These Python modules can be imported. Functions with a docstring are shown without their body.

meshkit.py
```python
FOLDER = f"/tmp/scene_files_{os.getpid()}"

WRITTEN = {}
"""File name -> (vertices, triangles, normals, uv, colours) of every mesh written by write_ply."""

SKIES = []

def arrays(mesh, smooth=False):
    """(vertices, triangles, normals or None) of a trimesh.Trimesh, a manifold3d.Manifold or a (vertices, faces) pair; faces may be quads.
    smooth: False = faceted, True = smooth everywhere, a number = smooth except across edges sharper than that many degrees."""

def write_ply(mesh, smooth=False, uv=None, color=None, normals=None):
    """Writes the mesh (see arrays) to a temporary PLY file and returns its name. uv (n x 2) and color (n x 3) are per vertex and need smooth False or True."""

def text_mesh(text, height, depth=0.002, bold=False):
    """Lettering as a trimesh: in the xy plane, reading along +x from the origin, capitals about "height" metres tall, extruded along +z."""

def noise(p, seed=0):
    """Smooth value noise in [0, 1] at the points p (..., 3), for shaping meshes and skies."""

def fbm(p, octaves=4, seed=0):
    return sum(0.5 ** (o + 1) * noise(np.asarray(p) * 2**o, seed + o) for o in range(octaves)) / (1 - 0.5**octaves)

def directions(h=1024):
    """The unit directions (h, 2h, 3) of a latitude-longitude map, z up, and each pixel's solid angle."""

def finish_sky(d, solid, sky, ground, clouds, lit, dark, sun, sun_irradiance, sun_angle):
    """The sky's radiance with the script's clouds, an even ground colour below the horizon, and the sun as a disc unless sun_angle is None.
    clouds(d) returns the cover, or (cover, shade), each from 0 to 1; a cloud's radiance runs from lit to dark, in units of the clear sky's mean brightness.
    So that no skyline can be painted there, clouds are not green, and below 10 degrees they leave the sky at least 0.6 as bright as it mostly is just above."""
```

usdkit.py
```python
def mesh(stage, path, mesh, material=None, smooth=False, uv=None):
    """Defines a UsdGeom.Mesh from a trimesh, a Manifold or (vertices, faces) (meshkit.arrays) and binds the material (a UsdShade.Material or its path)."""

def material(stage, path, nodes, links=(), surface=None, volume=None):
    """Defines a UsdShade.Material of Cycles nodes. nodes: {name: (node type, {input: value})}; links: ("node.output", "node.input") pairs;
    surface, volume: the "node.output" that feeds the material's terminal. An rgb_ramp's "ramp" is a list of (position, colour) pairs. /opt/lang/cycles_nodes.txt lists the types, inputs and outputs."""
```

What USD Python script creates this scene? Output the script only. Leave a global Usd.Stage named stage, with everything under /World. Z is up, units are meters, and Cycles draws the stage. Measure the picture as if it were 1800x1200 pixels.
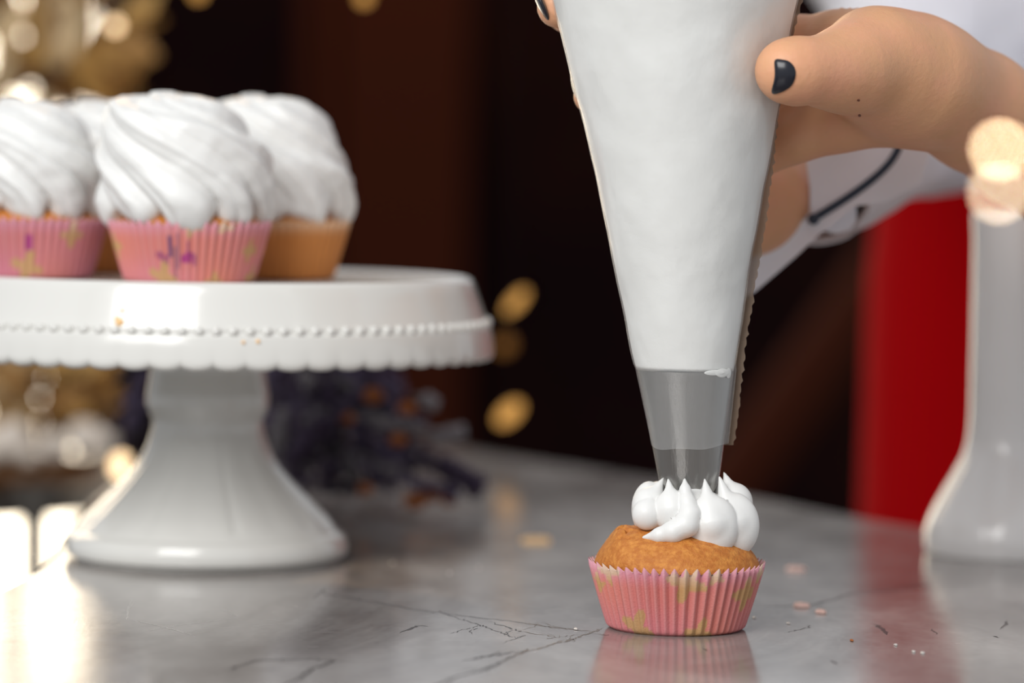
import math, numpy as np, trimesh, usdkit, meshkit
from pxr import Usd, UsdGeom, UsdLux, Gf, Sdf, UsdShade, Vt
from scipy.interpolate import CubicSpline, PchipInterpolator
from shapely.geometry import Polygon

stage = Usd.Stage.CreateInMemory()
UsdGeom.SetStageUpAxis(stage, 'Z')
UsdGeom.Xform.Define(stage, '/World')

# ------------------------------------------------------------------ camera, sky, lights, exposure
TZ = 0.75                                   # table top height
F = 6000.0                                  # focal length in pixels of the 1800 x 1200 frame
CAM = np.array([0.0, 0.0, TZ + 0.1634])
PITCH, ROLL = math.radians(-2.84), 0.0152
_f = np.array([0, math.cos(PITCH), math.sin(PITCH)])
_r = np.array([1.0, 0, 0])
_u = np.cross(_r, _f)
RX = math.cos(ROLL) * _r + math.sin(ROLL) * _u
UP = -math.sin(ROLL) * _r + math.cos(ROLL) * _u

cam = UsdGeom.Camera.Define(stage, '/World/camera')
m = np.eye(4); m[0, :3], m[1, :3], m[2, :3], m[3, :3] = RX, UP, -_f, CAM
cam.AddTransformOp().Set(Gf.Matrix4d(*m.ravel().tolist()))
cam.CreateHorizontalApertureAttr(36.0)
cam.CreateVerticalApertureAttr(24.0)
cam.CreateFocalLengthAttr(120.0)
cam.CreateFStopAttr(4.5)
cam.CreateFocusDistanceAttr(1.215)
cam.CreateClippingRangeAttr(Gf.Vec2f(0.05, 100))
cam.CreateExposureAttr(-0.48)

dome = UsdLux.DomeLight.Define(stage, '/World/sky_light')
dome.CreateColorAttr(Gf.Vec3f(0.93, 0.96, 1.0))
dome.CreateIntensityAttr(0.27)


def rect_light(name, loc, aim, w, h, color, intensity):
    l = UsdLux.RectLight.Define(stage, '/World/' + name)
    l.CreateWidthAttr(w); l.CreateHeightAttr(h); l.CreateColorAttr(Gf.Vec3f(*color)); l.CreateIntensityAttr(intensity)
    z = np.array(loc, float) - np.array(aim, float); z /= np.linalg.norm(z)
    x = np.cross([0, 0, 1], z); x /= np.linalg.norm(x); y = np.cross(z, x)
    t = np.eye(4); t[0, :3], t[1, :3], t[2, :3], t[3, :3] = x, y, z, loc
    l.AddTransformOp().Set(Gf.Matrix4d(*t.ravel().tolist()))
    return l


rect_light('key_daylight', (-0.56, 0.14, 1.68), (0.02, 1.3, 0.83), 0.85, 0.85, (1.0, 0.985, 0.96), 12.4)
panel_light = UsdLux.SphereLight.Define(stage, '/World/added_panel_light')       # unseen warm light, added to grade the brown panel from above
panel_light.CreateRadiusAttr(0.05); panel_light.CreateColorAttr(Gf.Vec3f(1.0, 0.62, 0.30)); panel_light.CreateIntensityAttr(420.0)
panel_light.AddTranslateOp().Set(Gf.Vec3d(-0.22, 4.55, 2.15))
rect_light('back_daylight', (-1.35, 3.4, 1.75), (-0.35, 2.2, 0.9), 0.7, 0.9, (1.0, 0.80, 0.55), 6.0)

# ------------------------------------------------------------------ helpers


def P(px, py, d):
    """World point on the ray of pixel (px, py) at distance d along y."""
    v = _f + (px - 900) / F * RX + (600 - py) / F * UP
    return CAM + v * (d / v[1])


def T(px, py, z=TZ):
    v = _f + (px - 900) / F * RX + (600 - py) / F * UP
    return CAM + v * ((z - CAM[2]) / v[2])


used = {}


def path_for(name, parent):
    base = (str(parent.GetPath()) if parent is not None else '/World') + '/' + name
    n = used.get(base, 0); used[base] = n + 1
    return base if n == 0 else f'{base}_{n:03d}'


def obj(name, mesh, mat, parent=None, smooth=35, color=None, uv=None, kind=None, label=None):
    p = path_for(name, parent)
    g = usdkit.mesh(stage, p, mesh, mat, smooth=True if color is not None else smooth)
    if color is not None:
        UsdGeom.PrimvarsAPI(g).CreatePrimvar('tint', Sdf.ValueTypeNames.Color3fArray, 'vertex').Set(Vt.Vec3fArray.FromNumpy(np.asarray(color, np.float32)))
    pr = g.GetPrim()
    if kind: pr.SetCustomDataByKey('kind', kind)
    if label: pr.SetCustomDataByKey('label', label)
    return pr


def tag(o, label, cat=None, group=None, kind=None):
    o.SetCustomDataByKey('label', label)
    if cat: o.SetCustomDataByKey('category', cat)
    if group: o.SetCustomDataByKey('group', group)
    if kind: o.SetCustomDataByKey('kind', kind)
    return o


def thing(name, label, cat, loc=(0, 0, 0), rotz=0.0, group=None):
    x = UsdGeom.Xform.Define(stage, path_for(name, None))
    x.AddTranslateOp().Set(Gf.Vec3d(*map(float, loc)))
    if rotz: x.AddRotateZOp().Set(rotz)
    return tag(x.GetPrim(), label, cat, group)


def struct(name, mesh, mat, label, smooth=False):
    return tag(obj(name, mesh, mat, None, smooth), label, kind='structure')


def grid_faces(nu, nv, wrap_v=True):
    """Quads of an nu x nv vertex grid (rows u, columns v)."""
    i, j = np.meshgrid(np.arange(nu - 1), np.arange(nv if wrap_v else nv - 1), indexing='ij')
    a = i * nv + j; b = i * nv + (j + 1) % nv
    q = np.stack([a, b, b + nv, a + nv], -1).reshape(-1, 4)
    return np.vstack([q[:, [0, 1, 2]], q[:, [0, 2, 3]]])


def lathe(profile, n=96, rmod=None):
    """profile: (r, z) list bottom to top on the outside. rmod(theta, r, z) changes the radius."""
    pr = np.asarray(profile, float)
    th = np.linspace(0, 2 * np.pi, n, endpoint=False)
    r = np.repeat(pr[:, :1], n, 1); z = np.repeat(pr[:, 1:], n, 1); t = np.repeat(th[None], len(pr), 0)
    if rmod is not None: r, z = rmod(t, r, z)
    v = np.stack([r * np.cos(t), r * np.sin(t), z], -1).reshape(-1, 3)
    return trimesh.Trimesh(v, grid_faces(len(pr), n), process=False)


def spline(pts, n):
    pts = np.asarray(pts, float)
    s = np.r_[0, np.cumsum(np.linalg.norm(np.diff(pts, axis=0), axis=1))]
    return CubicSpline(s, pts)(np.linspace(0, s[-1], n))


def tube(pts, radii, n=12, caps=True):
    pts = np.asarray(pts, float); k = len(pts)
    radii = np.broadcast_to(np.asarray(radii, float), (k,)) if np.ndim(radii) < 2 else np.asarray(radii)
    tan = np.gradient(pts, axis=0); tan /= np.linalg.norm(tan, axis=1, keepdims=True) + 1e-12
    ref = np.array([0, 0, 1.0]) if abs(tan[0, 2]) < 0.9 else np.array([1.0, 0, 0])
    rings = []
    x = np.cross(ref, tan[0]); x /= np.linalg.norm(x)
    th = np.linspace(0, 2 * np.pi, n, endpoint=False)
    for i in range(k):
        x = x - tan[i] * (x @ tan[i]); x /= np.linalg.norm(x) + 1e-12
        y = np.cross(tan[i], x)
        rings.append(pts[i] + radii[i] * (np.cos(th)[:, None] * x + np.sin(th)[:, None] * y))
    v = np.concatenate(rings); f = grid_faces(k, n)
    if caps:
        v = np.vstack([v, pts[:1], pts[-1:]]); a, b = k * n, k * n + 1
        j = np.arange(n)
        f = np.vstack([f, np.stack([np.full(n, a), (j + 1) % n, j], 1), np.stack([np.full(n, b), (k - 1) * n + j, (k - 1) * n + (j + 1) % n], 1)])
    return trimesh.Trimesh(v, f, process=False)


def cat(*ms):
    return trimesh.util.concatenate([x for x in ms])


def ellipsoid(c, r, sub=2):
    s = trimesh.creation.icosphere(sub, 1.0)
    s.apply_scale(np.asarray(r, float)); s.apply_translation(c)
    return s


def box(c, e):
    b = trimesh.creation.box(e); b.apply_translation(c); return b


# --- signed distance modelling, meshed with surface nets on the blocks that hold the surface


def smin(a, b, k):
    h = np.clip(0.5 + 0.5 * (b - a) / k, 0, 1)
    return b * (1 - h) + a * h - k * h * (1 - h)


def cone_sdf(p, a, b, ra, rb):
    a, b = np.asarray(a, float), np.asarray(b, float)
    ab = b - a
    t = np.clip((p - a) @ ab / (ab @ ab + 1e-12), 0, 1)
    return np.linalg.norm(p - a - t[:, None] * ab, axis=1) - (ra + (rb - ra) * t)


def ell_sdf(p, c, r):
    q = (p - np.asarray(c)) / np.asarray(r); n = np.linalg.norm(q, axis=1)
    n2 = np.linalg.norm(q / np.asarray(r), axis=1) + 1e-9
    return n * (n - 1) / n2


def nets(fn, lo, hi, h, B=16, slack=2.4):
    lo, hi = np.asarray(lo, float), np.asarray(hi, float)
    nb = np.ceil((hi - lo) / (h * B)).astype(int); N = nb * B + 1
    G = np.full(N, 1.0, np.float32)
    ax = np.arange(B + 1) * h
    off = np.stack(np.meshgrid(ax, ax, ax, indexing='ij'), -1).reshape(-1, 3)
    idx = np.stack(np.meshgrid(*[np.arange(k) for k in nb], indexing='ij'), -1).reshape(-1, 3)
    cent = lo + (idx + 0.5) * B * h
    dc = fn(cent)
    rad = B * h * 0.866 * slack
    for (i, j, k), c, d in zip(idx, cent, dc):
        s = (slice(i * B, i * B + B + 1), slice(j * B, j * B + B + 1), slice(k * B, k * B + B + 1))
        if abs(d) > rad:
            if d < 0: G[s] = -1.0
            continue
        G[s] = fn(lo + np.array([i, j, k]) * B * h + off).reshape(B + 1, B + 1, B + 1)
    ins = G < 0
    c8 = [(a, b, c) for a in (0, 1) for b in (0, 1) for c in (0, 1)]
    sl = lambda o, arr: arr[o[0]:arr.shape[0] - 1 + o[0], o[1]:arr.shape[1] - 1 + o[1], o[2]:arr.shape[2] - 1 + o[2]]
    cnt = sum(sl(o, ins).astype(np.int8) for o in c8)
    cells = np.argwhere((cnt > 0) & (cnt < 8))
    vid = -np.ones(np.array(G.shape) - 1, np.int64); vid[tuple(cells.T)] = np.arange(len(cells))
    acc = np.zeros((len(cells), 3)); w = np.zeros(len(cells))
    for o in c8:
        for a in range(3):
            if o[a]: continue
            o2 = list(o); o2[a] = 1
            v0 = G[tuple((cells + o).T)]; v1 = G[tuple((cells + o2).T)]
            cr = (v0 < 0) != (v1 < 0)
            t = np.where(cr, v0 / np.where(cr, v0 - v1, 1), 0)
            pos = np.repeat(np.array(o, float)[None], len(cells), 0); pos[:, a] = t
            acc += np.where(cr[:, None], pos, 0); w += cr
    V = lo + (cells + acc / np.maximum(w, 1)[:, None]) * h
    Fs = []
    for a in range(3):
        b, c = (a + 1) % 3, (a + 2) % 3
        s0 = [slice(None)] * 3; s1 = [slice(None)] * 3; s0[a] = slice(0, -1); s1[a] = slice(1, None)
        e = np.argwhere(ins[tuple(s0)] != ins[tuple(s1)])
        e = e[(e[:, b] > 0) & (e[:, c] > 0) & (e[:, b] < G.shape[b] - 1) & (e[:, c] < G.shape[c] - 1)]
        eb = np.zeros(3, int); eb[b] = 1; ec = np.zeros(3, int); ec[c] = 1
        q = np.stack([vid[tuple((e - eb - ec).T)], vid[tuple((e - ec).T)], vid[tuple(e.T)], vid[tuple((e - eb).T)]], 1)
        fl = ~ins[tuple(e.T)]
        q[fl] = q[fl][:, ::-1]
        Fs.append(q)
    q = np.vstack(Fs); q = q[(q >= 0).all(1)]
    msh = trimesh.Trimesh(V, np.vstack([q[:, [0, 1, 2]], q[:, [0, 2, 3]]]), process=False)
    lab = trimesh.graph.connected_component_labels(msh.edges_unique, node_count=len(V))
    msh.update_faces(lab[msh.faces[:, 0]] == np.argmax(np.bincount(lab)))
    msh.remove_unreferenced_vertices()
    return msh


def soften(m_, n, limit):
    v0 = np.array(m_.vertices)
    t = trimesh.smoothing.filter_taubin(m_.copy(), lamb=0.5, nu=0.53, iterations=n)
    v1 = np.array(t.vertices); bad = ~(np.linalg.norm(v1 - v0, axis=1) < limit); v1[bad] = v0[bad]
    m_.vertices = v1


# ------------------------------------------------------------------ materials
L = '/World/Looks/'


def mat(name, color, rough=0.5, bump=None, noise=None, **kw):
    """noise: (scale, colour2, lo, hi) mixes a second colour; bump: (scale, strength, distance)."""
    nodes = {'p': ('principled_bsdf', {'base_color': color, 'roughness': rough, **kw}), 'tc': ('texture_coordinate', {})}
    links = []
    if noise:
        sc, c2, lo, hi = noise
        nodes['n'] = ('noise_texture', {'scale': sc, 'detail': 4.0, 'roughness': 0.6})
        nodes['r'] = ('rgb_ramp', {'ramp': [(0, color), (lo, color), (hi, c2), (1, c2)]})
        links += [('tc.object', 'n.vector'), ('n.fac', 'r.fac'), ('r.color', 'p.base_color')]
    if bump:
        sc, st, ds = bump
        nodes['bn'] = ('noise_texture', {'scale': sc, 'detail': 5.0, 'roughness': 0.6})
        nodes['b'] = ('bump', {'strength': st, 'distance': ds})
        links += [('tc.object', 'bn.vector'), ('bn.fac', 'b.height'), ('b.normal', 'p.normal')]
    return usdkit.material(stage, L + name, nodes, links, surface='p.BSDF')


def emit(name, color, strength):
    return usdkit.material(stage, L + name, {'e': ('emission', {'color': color, 'strength': strength})}, [], surface='e.emission')


M = {}
M['frosting'] = mat('frosting', (0.77, 0.77, 0.755), 0.42, bump=(260, 0.12, 0.0006), subsurface_weight=0.12, subsurface_scale=0.003, subsurface_radius=(1, 0.9, 0.8))
M['cream'] = mat('cream', (0.765, 0.77, 0.75), 0.4, bump=(75, 0.4, 0.0014))
M['muffin'] = mat('muffin', (0.47, 0.150, 0.020), 0.6, bump=(800, 0.7, 0.0008), noise=(420, (0.66, 0.27, 0.05), 0.42, 0.72))
M['porcelain'] = mat('porcelain', (0.69, 0.685, 0.655), 0.16, coat_weight=0.4, coat_roughness=0.06)
M['ceramic'] = mat('ceramic', (0.74, 0.72, 0.71), 0.2, coat_weight=0.4, coat_roughness=0.1)
M['steel'] = usdkit.material(stage, L + 'steel', {'tc': ('texture_coordinate', {}), 'mp': ('mapping', {'scale': (520.0, 520.0, 9.0)}), 'n': ('noise_texture', {'scale': 1.0, 'detail': 4.0, 'roughness': 0.7}),
    'b': ('bump', {'strength': 0.28, 'distance': 0.0005}), 'p': ('principled_bsdf', {'base_color': (0.34, 0.335, 0.325), 'metallic': 1.0, 'roughness': 0.24})},
    [('tc.object', 'mp.vector'), ('mp.vector', 'n.vector'), ('n.fac', 'b.height'), ('b.normal', 'p.normal')], surface='p.BSDF')
M['skin'] = mat('skin', (0.66, 0.345, 0.185), 0.48, bump=(380, 0.45, 0.0006), noise=(45, (0.71, 0.345, 0.205), 0.40, 0.66), subsurface_weight=0.08, subsurface_scale=0.004, subsurface_radius=(1, 0.35, 0.18))
M['mole'] = mat('mole', (0.16, 0.05, 0.025), 0.6)
M['nail'] = mat('nail', (0.008, 0.009, 0.016), 0.28, coat_weight=0.25, coat_roughness=0.12, specular_ior_level=0.35)
M['shirt'] = mat('shirt', (0.76, 0.76, 0.82), 0.8, bump=(60, 0.25, 0.002))
M['navy'] = mat('navy', (0.018, 0.03, 0.055), 0.6)
M['red_cloth'] = mat('red_cloth', (0.36, 0.0, 0.002), 0.9, specular_ior_level=0.05)
M['dark_cloth'] = mat('dark_cloth', (0.010, 0.006, 0.006), 0.9, specular_ior_level=0.05)
M['hair'] = mat('hair', (0.03, 0.015, 0.01), 0.5)
M['iron'] = mat('iron', (0.05, 0.043, 0.036), 0.5)
M['purple'] = mat('lavender_purple', (0.040, 0.022, 0.055), 0.8, noise=(30, (0.085, 0.065, 0.12), 0.45, 0.6))
M['purple_dark'] = mat('lavender_dark', (0.012, 0.006, 0.016), 0.8)
M['purple_grey'] = mat('lavender_grey', (0.20, 0.185, 0.20), 0.8)
M['dry_orange'] = mat('dry_orange', (0.34, 0.10, 0.02), 0.8)
M['dry_stem'] = mat('dry_stem', (0.10, 0.07, 0.04), 0.8)


def leaf_mat(name, c):
    return usdkit.material(stage, L + name, {'d': ('principled_bsdf', {'base_color': c, 'roughness': 0.45}), 't': ('translucent_bsdf', {'color': c}),
                                             'm': ('mix_closure', {'fac': 0.35})}, [('d.BSDF', 'm.closure1'), ('t.BSDF', 'm.closure2')], surface='m.closure')


GOLD = [leaf_mat('leaf_gold', (0.62, 0.38, 0.12)), leaf_mat('leaf_cream', (0.80, 0.62, 0.36)), leaf_mat('leaf_brown', (0.26, 0.12, 0.045)), leaf_mat('leaf_ochre', (0.50, 0.27, 0.08))]
M['wood_dark'] = mat('wood_dark', (0.035, 0.009, 0.005), 0.6, noise=(6, (0.018, 0.005, 0.004), 0.4, 0.6))
M['wood_brown'] = mat('wood_brown', (0.040, 0.009, 0.004), 0.8, specular_ior_level=0.05)
M['wall'] = mat('wall_paint', (0.006, 0.002, 0.003), 0.9, noise=(2.2, (0.013, 0.004, 0.003), 0.4, 0.62), specular_ior_level=0.05)
M['floor'] = mat('floor_tile', (0.10, 0.085, 0.07), 0.7, noise=(8, (0.14, 0.12, 0.10), 0.4, 0.6))
M['window_glow'] = emit('window_glow', (1.0, 0.86, 0.66), 8.0)
M['amber_glow'] = emit('amber_glow', (1.0, 0.50, 0.13), 1.1)
M['amber_dim'] = emit('amber_dim', (1.0, 0.42, 0.10), 0.28)
M['lamp_glow'] = emit('lamp_glow', (1.0, 0.74, 0.46), 0.98)
M['lamp_glow_low'] = emit('lamp_glow_low', (1.0, 0.76, 0.53), 0.86)
M['tint'] = usdkit.material(stage, L + 'printed_paper', {'a': ('attribute', {'attribute': 'tint'}), 'p': ('principled_bsdf', {'roughness': 0.6, 'subsurface_weight': 0.0}),
                            'tc': ('texture_coordinate', {}), 'bn': ('noise_texture', {'scale': 1500.0, 'detail': 3.0}), 'b': ('bump', {'strength': 0.35, 'distance': 0.0004})},
                            [('a.color', 'p.base_color'), ('tc.object', 'bn.vector'), ('bn.fac', 'b.height'), ('b.normal', 'p.normal')], surface='p.BSDF')
# clear plastic film: mostly clear, a slight milky veil, a glossy skin
def film(name, veil, c, gl=0.16):
    return usdkit.material(stage, L + name, {'t': ('transparent_bsdf', {}), 'd': ('diffuse_bsdf', {'color': c}), 'g': ('glossy_bsdf', {'color': (1, 1, 1), 'roughness': 0.14}), 'w': ('layer_weight', {'blend': 0.5}),
                                             'pw': ('math', {'math_type': 'power', 'value2': 4.0}), 'f': ('math', {'math_type': 'multiply_add', 'value2': gl, 'value3': 0.035}),
                                             'm1': ('mix_closure', {'fac': veil}), 'm2': ('mix_closure', {})},
                            [('t.BSDF', 'm1.closure1'), ('d.BSDF', 'm1.closure2'), ('m1.closure', 'm2.closure1'), ('g.BSDF', 'm2.closure2'), ('w.facing', 'pw.value1'), ('pw.value', 'f.value1'), ('f.value', 'm2.fac')], surface='m2.closure')


M['film'] = film('bag_film', 0.17, (0.75, 0.76, 0.76))
M['film_seam'] = film('bag_film_seam', 0.55, (0.36, 0.26, 0.19), 0.35)

# stone: grey marble with warm brown clouding, veins and a semi-polished face
M['stone'] = usdkit.material(stage, L + 'stone', {
    'tc': ('texture_coordinate', {}), 'map': ('mapping', {'scale': (1.0, 0.45, 1.0), 'rotation': (0, 0, 0.35)}),
    'n1': ('noise_texture', {'scale': 11.0, 'detail': 8.0, 'roughness': 0.62, 'distortion': 0.6}),
    'r1': ('rgb_ramp', {'ramp': [(0.0, (0.09, 0.073, 0.068)), (0.36, (0.185, 0.162, 0.152)), (0.52, (0.315, 0.292, 0.278)), (0.7, (0.45, 0.425, 0.405)), (1.0, (0.53, 0.50, 0.47))]}),
    'n2': ('noise_texture', {'scale': 60.0, 'detail': 8.0, 'roughness': 0.7, 'distortion': 1.2}),
    'r2': ('rgb_ramp', {'ramp': [(0.0, (0.72, 0.70, 0.69)), (0.5, (1, 1, 1)), (1.0, (1.25, 1.22, 1.2))]}),
    'mx': ('mix', {'mix_type': 'multiply', 'fac': 1.0}),
    'n3': ('noise_texture', {'scale': 14.0, 'detail': 6.0, 'roughness': 0.6}),
    'rr': ('map_range', {'from_min': 0.3, 'from_max': 0.7, 'to_min': 0.10, 'to_max': 0.18}),
    'p': ('principled_bsdf', {'roughness': 0.22, 'specular_ior_level': 0.5}),
    'b': ('bump', {'strength': 0.05, 'distance': 0.0008})},
    [('tc.object', 'map.vector'), ('map.vector', 'n1.vector'), ('map.vector', 'n2.vector'), ('map.vector', 'n3.vector'), ('n1.fac', 'r1.fac'), ('n2.fac', 'r2.fac'), ('r1.color', 'mx.color1'),
     ('r2.color', 'mx.color2'), ('mx.color', 'p.base_color'), ('n3.fac', 'rr.value'), ('rr.result', 'p.roughness'), ('n2.fac', 'b.height'), ('b.normal', 'p.normal')], surface='p.BSDF')
M['vein'] = mat('stone_vein', (0.035, 0.027, 0.026), 0.3)
M['scratch'] = mat('stone_scratch', (0.62, 0.60, 0.57), 0.35)
M['gold_flake'] = mat('gold_flake', (0.90, 0.58, 0.28), 0.6)
M['pink_flake'] = mat('pink_flake', (0.75, 0.50, 0.44), 0.6)

# ------------------------------------------------------------------ the setting
struct('floor', box((0, 2.5, -0.02), (7, 6.5, 0.04)), M['floor'], 'grey tiled floor, out of focus')
struct('wall_back', box((0.05, 5.05, 0.61), (6.9, 0.1, 1.22)), M['wall'], 'very dark brown low back wall, out of focus')
struct('trim_1', cat(*[box((P(x, 100, 4.9)[0], 4.93, 0.605), (w, 0.06, 1.21)) for x, w in ((700, 0.20), (560, 0.05))]), M['wood_brown'], 'dim reddish-brown wooden upright on the dark back wall')
# a tall sunlit glass door at the left of the back wall
wx0, wx1 = P(-900, 500, 4.9)[0], P(150, 500, 4.9)[0]
wd = UsdGeom.Xform.Define(stage, '/World/window_1').GetPrim()
tag(wd, 'bright sunlit window low at the left, behind the dried flowers', kind='structure')
obj('pane', box(((wx0 + wx1) / 2, 4.97, 0.72), (wx1 - wx0, 0.02, 1.40)), M['window_glow'], wd, False)
obj('window_frame', cat(box((wx1 + 0.02, 4.95, 0.73), (0.05, 0.08, 1.46)), box((wx0, 4.95, 0.73), (0.05, 0.08, 1.46)), box(((wx0 + wx1) / 2, 4.95, 1.45), (wx1 - wx0, 0.08, 0.06))), M['wood_dark'], wd, False)

# ------------------------------------------------------------------ the stone table
edge = [T(1620, 925)[:2], T(1400, 886)[:2], T(1100, 832)[:2], T(850, 792)[:2], (-.09, 2.10), (-.16, 2.07), (-.200, 1.9), (-.206, 1.7), (-.201, 1.52), (-.1935, 1.40), (-.21, 1.22), (-.27, .9), (-.2, .52), (.1, .46), (.34, .66), (.40, 1.0), (.345, 1.36), (.268, 1.5)]
e2 = np.array(edge + [edge[0]], float)
s = np.r_[0, np.cumsum(np.linalg.norm(np.diff(e2, axis=0), axis=1))]
outline = CubicSpline(s, e2, bc_type='periodic')(np.linspace(0, s[-1], 240, endpoint=False))
poly = Polygon(outline).buffer(0)
table = thing('stone_table', 'grey marble table top with dark veins, under the cake stand and cupcake', 'table', (0, 0, 0))
layers = []
for inset, z in ((0.006, -0.026), (0.0, -0.020), (0.0, -0.005), (0.0015, -0.0015), (0.005, 0.0)):
    c = np.array(poly.buffer(-inset).exterior.coords)[:-1]
    seg = np.r_[0, np.cumsum(np.linalg.norm(np.diff(np.vstack([c, c[:1]]), axis=0), axis=1))]
    k0 = np.argmin(np.linalg.norm(c - outline[0], axis=1)); c = np.roll(c, -k0, axis=0)
    seg = np.r_[0, np.cumsum(np.linalg.norm(np.diff(np.vstack([c, c[:1]]), axis=0), axis=1))]
    cc = np.vstack([c, c[:1]]); tt = np.linspace(0, seg[-1], 300, endpoint=False)
    ring = np.stack([np.interp(tt, seg, cc[:, 0]), np.interp(tt, seg, cc[:, 1]), np.full(300, TZ + z)], 1)
    if Polygon(ring[:, :2]).exterior.is_ccw is False: ring = ring[::-1]; ring = np.roll(ring, 1, axis=0)
    layers.append(ring)
v = np.concatenate(layers); f = grid_faces(5, 300)
cx = np.array([[0.05, 1.2, TZ], [0.05, 1.2, TZ - 0.026]])
top = trimesh.creation.triangulate_polygon(Polygon(layers[-1][:, :2]), engine='earcut')
tv = np.c_[top[0], np.full(len(top[0]), TZ)]
bot = trimesh.creation.triangulate_polygon(Polygon(layers[0][:, :2]), engine='earcut')
bv = np.c_[bot[0], np.full(len(bot[0]), TZ - 0.026)]
side = trimesh.Trimesh(v, f, process=False)
obj('table_top', cat(side, trimesh.Trimesh(tv, top[1], process=False), trimesh.Trimesh(bv, bot[1][:, ::-1], process=False)), M['stone'], table, 30)
obj('pedestal', lathe([(0.0, 0.0), (0.24, 0.0), (0.24, 0.02), (0.06, 0.05), (0.045, 0.3), (0.05, 0.69), (0.14, 0.7238), (0.0, 0.7238)], 48).apply_translation((0.06, 1.2, 0.0)), M['iron'], table)


def vein_mesh(paths, width, rng, z=0.00006, jit=0.0009):
    ms = []
    for path, w in paths:
        pts = np.array([T(*p)[:2] for p in path])
        s = np.r_[0, np.cumsum(np.linalg.norm(np.diff(pts, axis=0), axis=1))]
        n = max(8, int(s[-1] / 0.0016))
        t = np.linspace(0, s[-1], n)
        q = np.stack([np.interp(t, s, pts[:, 0]), np.interp(t, s, pts[:, 1])], 1)
        q += (np.cumsum(rng.normal(0, 1, (n, 2)), 0) * 0.25 + rng.normal(0, 1, (n, 2)) * 0.6) * jit * np.array([0.6, 1.6])
        d = np.gradient(q, axis=0); d /= np.linalg.norm(d, axis=1, keepdims=True) + 1e-12
        nrm = np.stack([-d[:, 1], d[:, 0]], 1)
        ww = width * w * (0.35 + 0.9 * rng.random(n)) * np.minimum(1, np.minimum(np.arange(n), np.arange(n)[::-1]) / 4 + 0.1)
        a = np.c_[q + nrm * ww[:, None], np.full(n, TZ + z)]; b = np.c_[q - nrm * ww[:, None], np.full(n, TZ + z)]
        vv = np.stack([a, b], 1).reshape(-1, 3)
        ff = []
        for i in range(n - 1): ff += [[2 * i, 2 * i + 1, 2 * i + 3], [2 * i, 2 * i + 3, 2 * i + 2]]
        ms.append(trimesh.Trimesh(vv, np.array(ff), process=False))
    return cat(*ms)


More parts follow.
